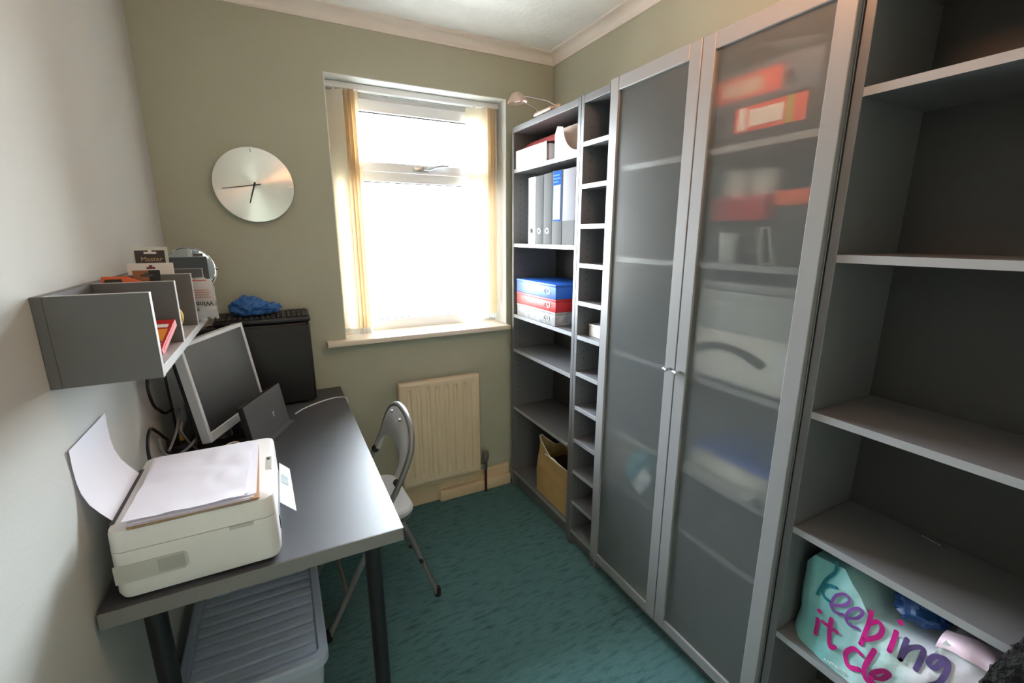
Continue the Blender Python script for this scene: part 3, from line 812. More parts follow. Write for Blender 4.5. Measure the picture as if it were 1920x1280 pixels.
def roll(label, x, y, z, r, h, mm):
    t = thing('paper_roll', label, 'roll', (x, y, z), 'white rolls behind the frosted door')
    MB().lathe([(.018, 0), (r, 0), (r, h), (.018, h), (.018, 0)], (x, y, z), n=28).build('roll_body', mm, t)
    MB().lathe([(.015, .001), (.0185, .001), (.0185, h - .001), (.015, h - .001), (.015, .001)], (x, y, z), n=20).build('core', BOARD, t)
B_ = MB(); 
t = thing('carton', 'grey carton under the flat red box behind the right frosted door', 'box', (1.66, -1.38, 1.4035))
B('carton_body', GREYF, t, 1.60, 1.715, -1.450, -1.290, 1.4035, 1.508, .003); B('lid', DARKF, t, 1.598, 1.717, -1.452, -1.288, 1.5085, 1.522, .003)
t = thing('flat_box', 'flat red box on a grey carton behind the right frosted door', 'box', (1.66, -1.38, 1.5225))
B('box_body', RED, t, 1.585, 1.71, -1.455, -1.285, 1.5225, 1.574, .003); B('lid', PINKF, t, 1.583, 1.712, -1.457, -1.283, 1.5745, 1.590, .003)
roll('white roll on the flat red box, nearer the middle of the two doors', 1.645, -1.325, 1.5905, .038, .075, CARD)
roll('white roll on the flat red box, farther from the middle of the two doors', 1.645, -1.415, 1.5905, .038, .070, CARD)
t = thing('carton', 'grey carton with an orange lid at the right behind the frosted door', 'box', (1.66, -1.54, 1.4035))
B('carton_body', GREYF, t, 1.60, 1.72, -1.615, -1.475, 1.4035, 1.558, .003); B('lid', ORANGE, t, 1.598, 1.722, -1.617, -1.473, 1.5585, 1.598, .003)
t = thing('drinking_glass', 'clear glass behind the frosted door on the second shelf', 'glass', (1.56, -1.33, 1.4035))
MB().lathe([(.022, 0), (.028, .085), (.026, .085), (.0205, .004), (0, .004), (0, 0), (.022, 0)], (1.560, -1.375, 1.4035), n=24).build('glass_body', CLEARP, t)
t = thing('wire_stand', 'small white wire stand behind the frosted door on the second shelf', 'stand', (1.56, -1.50, 1.4035))
s = MB()
for dy in (-.02, .02): s.tube([(1.575, -1.49 + dy, 1.406), (1.555, -1.49 + dy * .8, 1.45), (1.552, -1.49 + dy * .5, 1.50)], .0024, 6)
s.tube([(1.552, -1.50, 1.50), (1.552, -1.48, 1.50)], .0024, 6); s.tube([(1.575, -1.51, 1.406), (1.575, -1.47, 1.406)], .0024, 6); s.build('wire_frame', CARD, t)

t = thing('storage_case', 'pale plastic case with a dark arched handle behind the right frosted door', 'case', (1.66, -1.45, 1.0475))
B('case_body', mat('pale_grey_plastic', (178, 180, 182), .4), t, 1.553, 1.79, -1.622, -1.292, 1.0475, 1.325, .008); B('lid', mat('grey_plastic', (150, 151, 153), .4), t, 1.549, 1.792, -1.626, -1.288, 1.3255, 1.350, .006)
B('front_band', CARD, t, 1.5505, 1.5525, -1.610, -1.300, 1.060, 1.205, .0008); B('front_label', WHITEF, t, 1.5490, 1.5503, -1.605, -1.555, 1.10, 1.185)
s = MB(); s.tube([(1.5395, -1.307 - .230 * i / 14, 1.132 + .030 * math.sin(PI * (i / 14) ** .9)) for i in range(15)], [.009, .0105, .0105, .0105, .010, .0095, .0095, .0095, .0095, .0095, .010, .0105, .0108, .0108, .009], 12)
ho = s.build('handle', BLACKP, t)
for y in (-1.318, -1.515): MB().lathe([(0, -.0142), (.004, -.0142), (.004, .006), (0, .006)], (1.5425, y, 1.134), axis='x', n=10).build('rivet', STEEL, ho)

t = thing('ring_binder', 'blue binder lying on the shelf behind the right frosted door', 'folder', (1.66, -1.45, .7245))
B('cover', BLUE, t, 1.60, 1.79, -1.62, -1.30, .7845, .806, .002); B('paper_block', CARD, t, 1.585, 1.78, -1.615, -1.30, .7245, .784, .002)
t = thing('ruler', 'long white ruler along the shelf edge behind the right frosted door', 'ruler', (1.545, -1.40, .7245))
s = MB(); s.box(1.538, 1.575, -1.545, -1.285, .7246, .7275); ro = s.build('ruler_body', WHITEF, t)
s = MB()
for i in range(24): s.box(1.5375, 1.546, -1.295 - i * .0103, -1.2944 - i * .0103, .7276, .7279)
s.build('graduations', INK, ro)
t = thing('tape_roll', 'clear tape roll standing on the ruler shelf behind the right frosted door', 'tape', (1.57, -1.57, .7245))
MB().lathe([(.022, 0), (.032, 0), (.032, .02), (.022, .02), (.022, 0)], (1.556, -1.585, .7569), axis='x', n=28).build('tape_body', CLEARP, t)
t = thing('teal_bundle', 'teal cloth bundle with a white tag behind the left frosted door', 'cloth', (1.60, -1.07, .5005))
s = MB(); s.blob((1.605, -1.060, .570), (.055, .058, .072), .35, 2.2, 4, flat=.5008, seed=3); s.build('cloth', TEALC, t)
s = MB(); s.box(-.0008, .0008, -.026, .026, -.056, .056, 0, 1, Matrix.Translation((1.5415, -1.122, .570)) @ Matrix.Rotation(math.radians(28), 4, 'X')); s.build('tag', WHITEF, t)
t = thing('tall_carton', 'tall cream carton at the far end behind the left frosted door', 'box', (1.66, -.92, .5005))
B('carton_body', BEIGE, t, 1.60, 1.75, -.960, -.886, .5005, .668, .003); B('lid', CARD, t, 1.598, 1.752, -.962, -.884, .6685, .688, .003)

# ------------------------------------------------------------------ open bookcase: carrier bag and bits
t = thing('carrier_bag', 'full white and teal carrier bag with bold pink lettering on the low shelf', 'bag', (1.66, -1.95, .3985))
def bagfront(y, z):
    """x of the front skin of the carrier bag"""
    u = (y + 1.95) / .27; v = (z - .54) / .17
    k = max(0, 1 - u * u * .55) * max(0, 1 - v * v * .35)
    return 1.588 - .040 * k + .010 * noise.noise(Vector((0.3, y * 12, z * 10))) + .005 * noise.noise(Vector((0.9, y * 30, z * 22)))
def skin(y, z):
    u = (-1.692 - y) / .54; edge = min(u, 1 - u) * .54
    return max(bagfront(y, z) + .04 * max(0, 1 - edge / .05) ** 2 - .012 * max(0, 1 - (z - .3992) / .05), 1.5375)
def topz(y):
    # silhouette of the bag's upper edge
    P = [(-1.690, .60), (-1.725, .660), (-1.80, .675), (-1.84, .640), (-1.87, .603), (-1.985, .598), (-2.0, .655), (-2.08, .650), (-2.13, .60), (-2.2, .52), (-2.24, .47)]
    for a, b in zip(P, P[1:]):
        if b[0] <= y <= a[0]:
            k = (a[0] - y) / (a[0] - b[0]); return a[1] + (b[1] - a[1]) * k
    return .60
s = MB()
def bf(u, v):
    y = -1.692 - .54 * u; zt = topz(y); z = .3992 + (zt - .3992) * v
    edge = min(u, 1 - u) * .54
    x = skin(y, z)
    return (max(x, 1.538), y, z)
NU, NV = 70, 44
F = [[s.bm.verts.new(bf(i / NU, j / NV)) for j in range(NV + 1)] for i in range(NU + 1)]
for i in range(NU):
    for j in range(NV): s.bm.faces.new((F[i][j], F[i + 1][j], F[i + 1][j + 1], F[i][j + 1]))
K = [[s.bm.verts.new((1.775 - .02 * math.sin(PI * j / NV), -1.692 - .54 * i / NU, bf(i / NU, j / NV)[2])) for j in range(NV + 1)] for i in range(NU + 1)]
for i in range(NU):
    for j in range(NV): s.bm.faces.new((K[i][j], K[i][j + 1], K[i + 1][j + 1], K[i + 1][j]))
    s.bm.faces.new((F[i][0], K[i][0], K[i + 1][0], F[i + 1][0])); s.bm.faces.new((F[i][NV], F[i + 1][NV], K[i + 1][NV], K[i][NV]))
for j in range(NV):
    s.bm.faces.new((F[0][j], F[0][j + 1], K[0][j + 1], K[0][j])); s.bm.faces.new((F[NU][j], K[NU][j], K[NU][j + 1], F[NU][j + 1]))
body = s.build('bag_body', BAGP, t, sharp=60)
# brush lettering: strokes laid on the bag's front skin (bag-face coordinates: y along the shelf, z up)
def LY(cx_, cy_):
    px = 1440 + cx_ / 3.369; py = 900 + cy_ / 3.369
    d = Vector(((px - 960) / 845.34, -(py - 640) / 845.34, 1.0))
    rt = Vector((math.cos(YAW), -math.sin(YAW), 0)); up = rt.cross(fwd)
    r_ = rt * d.x + up * d.y + fwd
    k = (1.552 - CAM.x) / r_.x
    return CAM.y + r_.y * k, CAM.z + r_.z * k
def stroke(bmk, pts, w0):
    P = [Vector(LY(*p)) for p in pts]
    # smooth the polyline
    Q = []
    for i in range(len(P) - 1):
        p0, p1, p2, p3 = P[max(i - 1, 0)], P[i], P[i + 1], P[min(i + 2, len(P) - 1)]
        for k in range(6):
            tt = k / 6
            Q.append(0.5 * ((2 * p1) + (p2 - p0) * tt + (2 * p0 - 5 * p1 + 4 * p2 - p3) * tt ** 2 + (3 * p1 - p0 - 3 * p2 + p3) * tt ** 3))
    Q.append(P[-1])
    if len(P) == 1: Q = [P[0] + Vector((w0 * .6 * math.cos(a), w0 * .6 * math.sin(a))) * 0 for a in (0, 1)]
    L_, R_ = [], []
    for i, q in enumerate(Q):
        d = Q[min(i + 1, len(Q) - 1)] - Q[max(i - 1, 0)]
        d = d.normalized() if d.length > 1e-9 else Vector((1, 0))
        n = Vector((-d.y, d.x)) * w0 / 2
        for lst, sg in ((L_, 1), (R_, -1)):
            a = q + n * sg
            a.y = max(a.y, .4005); lst.append(bmk.bm.verts.new((skin(a.x, a.y) - .0022, a.x, a.y)))
    for i in range(len(Q) - 1): bmk.bm.faces.new((L_[i], L_[i + 1], R_[i + 1], R_[i]))
    for q in (Q[0], Q[-1]): dot(bmk, q, w0 / 2)
def dot(bmk, q, r):
    vs = [bmk.bm.verts.new((skin(q.x, max(q.y, .402)) - .0025, q.x + r * math.cos(a * PI / 8), max(.4005, q.y + r * math.sin(a * PI / 8)))) for a in range(16)]
    bmk.bm.faces.new(vs)
def word(strokes, dots, w0, mt):
    k = MB()
    for st in strokes: stroke(k, st, w0)
    for d in dots: dot(k, Vector(LY(*d)), w0 * .62)
    return k.build('lettering', mt, body, smooth=False)
word([[(418, 530), (408, 590), (350, 640), (305, 722)], [(432, 682), (372, 668), (335, 690), (352, 735), (390, 762)]], [], .0078, TEALP)
word([[(398, 785), (470, 792), (515, 765), (490, 722), (432, 728), (402, 780), (420, 830), (478, 850)], [(492, 868), (560, 872), (602, 838), (575, 808), (520, 820), (494, 868), (512, 912), (572, 940)]], [], .0072, PURP)
word([[(655, 830), (640, 900), (590, 1030)], [(640, 905), (695, 890), (725, 930), (700, 985), (615, 1000)], [(815, 955), (775, 1070)], [(310, 880), (288, 975)], [(398, 880), (378, 990), (388, 1055), (420, 1055)], [(345, 895), (430, 965)]], [(838, 897), (327, 827)], .0105, MAG)
word([[(885, 1000), (840, 1125)], [(840, 1125), (890, 1060), (965, 1052), (985, 1090), (938, 1190)], [(1125, 1125), (1055, 1110), (1018, 1150), (1060, 1182), (1128, 1130), (1140, 1190), (1090, 1270), (1030, 1290)]], [], .0105, INDI)
word([[(595, 1092), (540, 1062), (485, 1100), (502, 1168), (580, 1195)], [(680, 1068), (610, 1195), (630, 1262)], [(655, 1235), (722, 1252), (772, 1215), (735, 1195), (668, 1215), (660, 1275), (730, 1310)]], [], .0112, MAG)
ang = math.radians(-38)
a0 = LY(362, 1125); a1 = LY(490, 1212)
c0 = ((a0[0] + a1[0]) / 2, (a0[1] + a1[1]) / 2)
lettering('lettering', 'ANTIBAC', .0125, frame_matrix((skin(c0[0], c0[1]) - .004, c0[0], c0[1]), (0, a1[0] - a0[0], a1[1] - a0[1]), (0, (a1[1] - a0[1]), -(a1[0] - a0[0])) if False else (0, -(a1[1] - a0[1]), (a1[0] - a0[0])) if (a1[0] - a0[0]) > 0 else (0, (a1[1] - a0[1]), -(a1[0] - a0[0]))), INKW, body)
s = MB()
def flap(u, v):
    y = -1.99 - .11 * u; z = .648 - .014 * (2 * u - 1) ** 2 + .022 * math.sin(v * PI * .6)
    return (1.546 + .045 * v * v + .003 * math.sin(u * 11 + v * 3), y, z)
s.grid(flap, 16, 6, .001); plab(s.build('folded_rim', mat('pale_pink_polythene', (226, 200, 214), .3), t), 'pale pink folded rim')
t = thing('polythene_bundle', 'dark blue polythene bundle resting on the dip of the carrier bag', 'bag', (1.70, -1.97, .62))
s = MB(); s.blob((1.640, -1.935, .650), (.065, .050, .036), .22, 2.6, 4, flat=.6065, seed=5); s.build('bundle_body', NAVYB, t)
t = thing('woolly_scarf', 'black fluffy scarf hanging over the front edge of a shelf at the right', 'scarf', (1.56, -2.16, .7325))
s = MB()
PS = [(1.64, .752), (1.60, .756), (1.555, .757), (1.520, .750), (1.505, .728), (1.502, .700), (1.500, .665), (1.503, .640)]
def scf(u, v):
    k = v * (len(PS) - 1); i = min(int(k), len(PS) - 2); f_ = k - i
    y = -2.085 - .22 * u - .012 * math.sin(v * 5)
    n_ = noise.noise(Vector((u * 9, v * 9, 1.7))) * .007 + noise.noise(Vector((u * 31, v * 31, .7))) * .004
    return (PS[i][0] + (PS[i + 1][0] - PS[i][0]) * f_ - n_ * .7, y, PS[i][1] + (PS[i + 1][1] - PS[i][1]) * f_ + abs(n_))
s.grid(scf, 50, 50, -.0155)
so = s.build('scarf_body', mat('black_wool', (24, 23, 24), .95, bump=.8, bscale=120), t, sharp=70)
t = thing('pen', 'small shiny pen lying at the back of a bare shelf in the open bookcase', 'pen', (1.785, -1.88, .7325))
s = MB(); s.tube([(1.780, -1.860, .7358), (1.775, -1.900, .7358)], .003, 10); s.build('barrel', STEEL, t)
s = MB(); s.tube([(1.775, -1.900, .7358), (1.7735, -1.912, .7358)], [.003, .001], 10); s.build('nib', INK, t)

# ------------------------------------------------------------------ desk
dk = thing('desk', 'charcoal-topped desk along the left wall with black tube legs', 'desk', (0.31, -0.63, 0))
ZD = .757
s = MB(); s.box(0.006, 0.607, -1.248, -0.002, .7215, ZD, .0008, 1)
dt = s.build('desktop', DESKT, dk)
s = MB(); s.box(0.006, 0.6085, -1.2495, -1.2481, .7215, ZD - .0006); s.box(.6071, .6085, -1.2495, -0.002, .7215, ZD - .0006); plab(s.build('edge_strip', DESKE, dt), 'lighter grey edge band')
for x, y in ((.072, -1.17), (.540, -1.17), (.072, -.08), (.540, -.08)):
    s = MB(); s.lathe([(.021, .0), (.021, .712), (.040, .712), (.040, .7213)], (x, y, 0), n=24); lg = s.build('leg', BLACKM, dk)
    s = MB(); s.lathe([(.0, .0), (.024, .0), (.024, .012), (.0215, .014)], (x, y, 0.0), n=24); s.build('foot', RUBBER, lg)

# ------------------------------------------------------------------ storage box under the desk
t = thing('storage_box', 'milky plastic storage box with a ribbed lid under the desk', 'box', (.22, -.83, 0))
bx0, bx1, by0, by1 = .030, .408, -1.090, -.545
s = MB()
def rr(x0, x1, y0, y1, r, z, n=6):
    P = []
    for (cx_, cy_, a0) in ((x1 - r, y1 - r, 0), (x0 + r, y1 - r, 90), (x0 + r, y0 + r, 180), (x1 - r, y0 + r, 270)):
        for i in range(n + 1):
            a = math.radians(a0 + 90 * i / n); P.append((cx_ + r * math.cos(a), cy_ + r * math.sin(a), z))
    return P
def loft(s, loops, capa=True, capb=True):
    R_ = [[s.bm.verts.new(p) for p in lp] for lp in loops]; n = len(R_[0])
    for a, b in zip(R_, R_[1:]):
        for i in range(n): s.bm.faces.new((a[i], a[(i + 1) % n], b[(i + 1) % n], b[i]))
    if capa: s.bm.faces.new(R_[0])
    if capb: s.bm.faces.new(R_[-1])
loft(s, [rr(bx0 + .035, bx1 - .035, by0 + .035, by1 - .035, .03, .001), rr(bx0 + .012, bx1 - .012, by0 + .012, by1 - .012, .035, .272),
         rr(bx0 + .015, bx1 - .015, by0 + .015, by1 - .015, .035, .272), rr(bx0 + .038, bx1 - .038, by0 + .038, by1 - .038, .03, .004)])
s.build('tub', MILK, t)
s = MB()
loft(s, [rr(bx0 + .006, bx1 - .006, by0 + .006, by1 - .006, .04, .262), rr(bx0, bx1, by0, by1, .04, .268), rr(bx0, bx1, by0, by1, .04, .292), rr(bx0 + .006, bx1 - .006, by0 + .006, by1 - .006, .036, .299),
         rr(bx0 + .024, bx1 - .024, by0 + .024, by1 - .024, .026, .299), rr(bx0 + .030, bx1 - .030, by0 + .030, by1 - .030, .022, .284)], capa=False, capb=False)
s.build('lid_rim', MILKL, t)
s = MB()
def lid(u, v):
    y = by0 + .030 + (by1 - by0 - .060) * u; x = bx0 + .030 + (bx1 - bx0 - .060) * v
    ph = ((y - by0) / .042) % 1.0
    h = .011 * (1 if .18 < ph < .82 else (math.sin(min(ph, 1 - ph) / .18 * PI / 2)))
    return (x, y, .279 + h)
s.grid(lid, 168, 2, .0015); s.build('ribbed_lid', MILKL, t, sharp=25)
s = MB(); s.box(.08, .36, -.98, -.60, .008, .20, .006); plab(s.build('contents', mat('dim_blue_grey_contents', (98, 104, 124), .8, col2=(60, 62, 72), vscale=20), t), 'grey and blue things packed inside')

# ------------------------------------------------------------------ printer
pr = thing('printer', 'white all-in-one printer on the near corner of the desk', 'printer', (.185, -1.06, ZD))
s = MB()
X0, X1_, YN, YF = .036, .333, -1.236, -.880
def ins(k): return (X0 + k, X1_ - k, YN + k, YF - k)
loft(s, [rr(*ins(.012), .018, ZD + .004), rr(*ins(.004), .022, ZD + .008), rr(*ins(.0), .024, ZD + .02), rr(*ins(.001), .024, ZD + .112)])
s.build('body', PRW, pr)
s = MB()
loft(s, [rr(*ins(.001), .024, ZD + .1135), rr(*ins(.002), .024, ZD + .150), rr(*ins(.004), .023, ZD + .157), rr(*ins(.012), .018, ZD + .160)])
ld = s.build('scanner_lid', PRW, pr)
s = MB(); s.prism([(X0 + .004 + .001 * i, YN - .0006, z) for i, z in ((0, ZD + .045), )] + [(X0 + .118, YN - .0006, ZD + .045), (X0 + .126, YN - .0006, ZD + .052), (X0 + .126, YN - .0006, ZD + .078), (X0 + .120, YN - .0006, ZD + .084), (X0 + .004, YN - .0006, ZD + .084)], (0, .004, 0))
rc = s.build('grip_recess', PRG, pr)
s = MB(); s.box(X0 + .075, X0 + .121, YN - .0009, YN + .001, ZD + .050, ZD + .080, .0005, 1); s.build('grip_inner', mat('grey_recess_plastic', (166, 163, 157), .6), rc)
s = MB(); s.box(X0 + .205, X0 + .250, YN - .0012, YN + .002, ZD + .104, ZD + .112, .001, 1); s.build('lid_lift_notch', PRG, pr)
s = MB(); s.box(X1_ - .020, X1_ - .005, -1.095, -1.020, ZD + .1585, ZD + .1605, .001, 1); nt_ = s.build('lid_thumb_recess', PRG, ld)
s = MB(); s.box(X1_ - .017, X1_ - .010, -1.040, -1.026, ZD + .160, ZD + .161); s.build('lid_thumb_shade_patch', DKBROWN, nt_)  # dark patch painted in for shade inside the thumb recess
s = MB(); s.box(X1_ - .001, X1_ + .0016, -1.16, -.93, ZD + .030, ZD + .066, .0008, 1); s.build('output_slot', BLACKP, pr)
s = MB(); s.box(X0 + .001, X0 + .011, -1.20, -.955, ZD + .1585, ZD + .1612, .001, 1); s.build('rear_feed_slot', INK, pr)
for i, (x, y) in enumerate(((.06, -1.21), (.31, -1.21), (.06, -.91), (.31, -.91))):
    s = MB(); s.lathe([(0, 0), (.009, 0), (.009, .0045), (0, .0045)], (x, y, ZD), n=12); s.build('rubber_foot', RUBBER, pr)

# rear sheet standing in the feed
s = MB()
def rs(u, v):
    y = -1.187 + .212 * u - .012 * v
    prof = [(.041, .912), (.026, .935), (.014, .957), (.006, .985), (.0035, 1.012), (.0035, 1.045), (.005, 1.078)]
    k = v * (len(prof) - 1); i = min(int(k), len(prof) - 2); f_ = k - i
    x = prof[i][0] + (prof[i + 1][0] - prof[i][0]) * f_; z = prof[i][1] + (prof[i + 1][1] - prof[i][1]) * f_
    return (x, y + 0.004 * v, z + .006)
s.grid(rs, 10, 24, .0003)
tag(s.build('paper_sheet', PAPER, None), 'blank white sheet standing curved in the printer rear feed', 'paper')
# sheet in the output slot
t = thing('printed_sheet', 'white sheet with a printed picture sticking out of the printer front', 'paper', (.345, -.98, .81))
s = MB()
def osf(u, v):
    A, Bq, Cq, D = Vector((.335, -.845, .812)), Vector((.362, -.892, .812)), Vector((.371, -1.134, .812)), Vector((.335, -1.080, .812))
    p = A.lerp(Bq, v).lerp(D.lerp(Cq, v), u); p.z += .002 * math.sin(u * 3) - .004 * v
    return p
s.grid(osf, 12, 6, .0003); sh_ = s.build('sheet', PAPER, t)
s = MB()
def oph(u, v):
    p = osf(.30 + .22 * u, .15 + .55 * v); p.z += .0006; return p
s.grid(oph, 6, 6); s.build('picture', PHOTO, sh_)

# stack on the printer lid
ZT = ZD + .1612
s = MB(); s.box(.070, .300, -1.235, -.940, ZT, ZT + .003, .0005, 1, Matrix.Translation((.183, -1.08, 0)) @ Matrix.Rotation(math.radians(1.5), 4, 'Z') @ Matrix.Translation((-.183, 1.08, 0)))
tag(s.build('card_backing', BOARD, None), 'brown card under the loose papers on the printer', 'card')
for i in range(7):
    rot = random.uniform(-2.2, 2.2); dx = random.uniform(-.004, .016); dy = random.uniform(-.012, .002)
    m_ = Matrix.Translation((.178 + dx, -1.080 + dy, ZT + .0042 + i * .0019)) @ Matrix.Rotation(math.radians(rot), 4, 'Z')
    sd = random.random() * 10
    s = MB()
    def pf(u, v, sd=sd, i=i):
        x, y = (u - .5) * .210, (v - .5) * .297
        e = max(abs(u - .5), abs(v - .5)) * 2
        cr = max(0, u + (1 - v) - 1.45)           # near right corner curls
        z = .0008 * noise.noise(Vector((x * 14 + sd, y * 14, sd))) + .010 * cr * cr * (i / 6) + .0015 * max(0, e - .8) * i / 6
        if i == 6: z += 0.0052 * abs(noise.noise(Vector((x * 18 + 3, y * 13, 2.2))))
        return (x, y, z)
    s.grid(pf, 18, 24, .0002); s.xf(m_)
    o = s.build('paper_sheet', PAPER, None)
    if i == 6: tag(o, 'creased white sheet lying topmost in the pile on the printer', 'paper')
    else: tag(o, 'white sheet in the pile lying on the printer, under the topmost one', 'paper', 'sheets piled on the printer')

# ------------------------------------------------------------------ monitor
mn = thing('computer_monitor', 'silver-framed monitor tilted back on the desk below the wall shelf', 'monitor', (.13, -.44, ZD))
ya, ti = -.409, .1506
n_ = Vector((math.cos(ya) * math.cos(ti), math.sin(ya) * math.cos(ti), math.sin(ti))); r_ = Vector((-math.sin(ya), math.cos(ya), 0)); u_ = n_.cross(r_)
MM = Matrix(((r_.x, u_.x, n_.x, .1961), (r_.y, u_.y, n_.y, -.4549), (r_.z, u_.z, n_.z, .9926), (0, 0, 0, 1)))
hw, hh = .1871, .1654
s = MB()
bl_w, bt, bb_ = .0135, .0150, .030
s.box(-hw, -hw + bl_w, -hh, hh, -.030, 0, .0015, 1); s.box(hw - bl_w, hw, -hh, hh, -.030, 0, .0015, 1)
s.box(-hw + bl_w, hw - bl_w, hh - bt, hh, -.030, 0, .0015, 1); s.box(-hw + bl_w, hw - bl_w, -hh, -hh + bb_, -.030, 0, .0015, 1)
s.xf(MM); bz = s.build('bezel', MONS, mn)
s = MB(); s.box(-hw + bl_w - .001, hw - bl_w + .001, -hh + bb_ - .001, hh - bt + .001, -.012, -.004); s.xf(MM); s.build('screen', SCREEN, mn)
s = MB(); s.box(-hw + .004, hw - .004, -hh + .004, hh - .004, -.046, -.0305, .006); s.box(-.10, .10, -.09, .09, -.062, -.0465, .008); s.xf(MM); s.build('rear_shell', BLACKP, mn)
s = MB()
for i in range(5): s.box(-.016 + i * .0065, -.012 + i * .0065, -hh + .012, -hh + .017, .0001, .0006)
s.xf(MM); s.build('logo', INKW, bz)
s = MB(); c = MM @ Vector((0, -.07, -.055))
s.tube([c, c + Vector((-.008, .003, -.06)), (c.x - .004, c.y, ZD + .012)], [.03, .028, .032], 16); s.build('neck', MOND, mn)
s = MB(); s.lathe([(0, 0), (.105, 0), (.108, .004), (.10, .009), (.04, .014), (0, .014)], (c.x + .02, c.y - .005, ZD), n=40); s.build('base', BLACKP, mn)

# ------------------------------------------------------------------ leaning flat device
dv = thing('electronic_device', 'flat graphite box leaning back on the desk in front of the monitor', 'electronic device', (.318, -.4935, ZD))
ya, ti = -.4189, .1528
n_ = Vector((math.cos(ya) * math.cos(ti), math.sin(ya) * math.cos(ti), math.sin(ti))); r_ = Vector((-math.sin(ya), math.cos(ya), 0)); u_ = n_.cross(r_)
DM = Matrix(((r_.x, u_.x, n_.x, .318), (r_.y, u_.y, n_.y, -.4935), (r_.z, u_.z, n_.z, ZD + .006), (0, 0, 0, 1)))
s = MB(); s.box(-.1335, .1335, .002, .1595, -.0215, -.002, .002); s.xf(DM); s.build('housing', BLACKP, dv)
s = MB(); s.box(-.1335, .1335, .0015, .160, -.0018, 0, .0006, 1); s.xf(DM); fp = s.build('front_plate', DEVG, dv)
s = MB()
for a, b, c_, d in ((.030, .032, .060, .078), (.030, .038, .060, .062), (.030, .038, .076, .078), (.037, .039, .068, .078)): s.box(a, b, c_, d, .0001, .0006)
s.xf(DM); s.build('logo', INKW, fp)
h2 = Vector((math.cos(ya), math.sin(ya), 0)); FM = Matrix(((r_.x, 0, h2.x, .318), (r_.y, 0, h2.y, -.4935), (0, 1, 0, ZD), (0, 0, 0, 1)))
s = MB(); s.box(-.128, .133, .0003, .008, -.030, .018, .002); s.xf(FM); s.build('foot_ledge', DEVG, dv)

# ------------------------------------------------------------------ computer tower, keyboard, mirror, blue bag
pc = thing('computer_tower', 'black computer tower standing at the back corner of the desk', 'computer', (.27, -.09, ZD))
s = MB(); s.box(.045, .478, -.168, -.012, ZD + .010, 1.120, .010, 3); s.build('case', BLACKP, pc)
s = MB(); s.box(.060, .484, -.1735, -.1685, ZD + .012, 1.110, .0045, 2); s.build('side_panel', PCSIDE, pc)
s = MB(); s.box(.4785, .492, -.166, -.014, ZD + .012, 1.117, .008, 3); s.build('front_bezel', BLACKP, pc)
for x in (.09, .44):
    for y in (-.15, -.03):
        s = MB(); s.lathe([(0, 0), (.012, 0), (.012, .011), (0, .011)], (x, y, ZD), n=12); s.build('rubber_foot', RUBBER, pc)
kb = thing('keyboard', 'black keyboard lying on top of the computer tower', 'keyboard', (.32, -.10, 1.121))
KM = Matrix.Translation((.318, -.103, 1.1215)) @ Matrix.Rotation(math.radians(7), 4, 'X')
s = MB(); s.box(-.178, .178, -.070, .070, .008, .030, .007, 3); s.xf(KM); s.build('body', BLACKP, kb)
s = MB()
for rw in range(6):
    for cl_ in range(17):
        s.box(-.168 + cl_ * .0198, -.151 + cl_ * .0198, -.060 + rw * .0195, -.0435 + rw * .0195, .030, .0355, .0015, 1)
s.xf(KM); s.build('keys', KEYM, kb)
s = MB()
rnd = random.Random(3)
for rw in range(6):
    for cl_ in range(17):
        if rnd.random() < .9:
            s.box(-.164 + cl_ * .0198, -.160 + cl_ * .0198, -.052 + rw * .0195, -.047 + rw * .0195, .0356, .0359)
s.xf(KM); s.build('key_legends', mat('grey_legend', (150, 150, 150), .6), kb)
s = MB(); s.blob((.268, -.105, 1.188), (.062, .048, .044), .30, 2.8, 5, flat=1.160, seed=1); s.blob((.338, -.10, 1.180), (.048, .040, .024), .30, 3.0, 5, flat=1.160, seed=4)
tag(s.build('polythene_bag', BLUEB, None, sharp=60), 'scrunched blue polythene bag lying on the black keyboard', 'bag')
mr_ = thing('vanity_mirror', 'round chrome-rimmed vanity mirror behind the wall shelf', 'mirror', (.085, -.09, 1.121))
mc = Vector((.084, -.095, 1.352)); MRM = Matrix.Translation(mc) @ Matrix.Rotation(math.radians(5), 4, 'Z') @ Matrix.Rotation(math.radians(1), 4, 'X')
s = MB(); s.lathe([(.0, -.004), (.0815, -.004), (.0815, -.0035), (0, -.0035)], (0, 0, 0), axis='y', n=64, m=MRM); s.build('mirror_glass', mat('silvered_mirror', (235, 240, 243), .015, metal=1.0, var=.005), mr_)
s = MB(); s.lathe([(.0815, -.006), (.084, -.007), (.0868, -.004), (.087, .004), (.084, .007), (.06, .010), (0, .011), (0, -.003), (.0812, -.003), (.0815, -.006)], (0, 0, 0), axis='y', n=64, m=MRM); s.build('rim', CHROME, mr_)
s = MB(); s.tube([MRM @ Vector((-.089 * math.cos(a), .002, -.092 * math.sin(a))) for a in [i * PI / 16 for i in range(17)]], .0035, 8)
s.tube([(mc.x, mc.y + .002, mc.z - .091), (.085, -.093, 1.13)], .006, 12)
for sx in (-1, 1):
    c = MRM @ Vector((sx * .089, .0, .0)); s.lathe([(0, -.007), (.006, -.007), (.006, .007), (0, .007)], c, axis='x', n=12)
s.build('yoke', CHROME, mr_)
s = MB(); s.lathe([(0, 0), (.046, 0), (.046, .004), (.02, .010), (.008, .014), (0, .014)], (.085, -.093, 1.1208), n=40); s.build('base', CHROME, mr_)

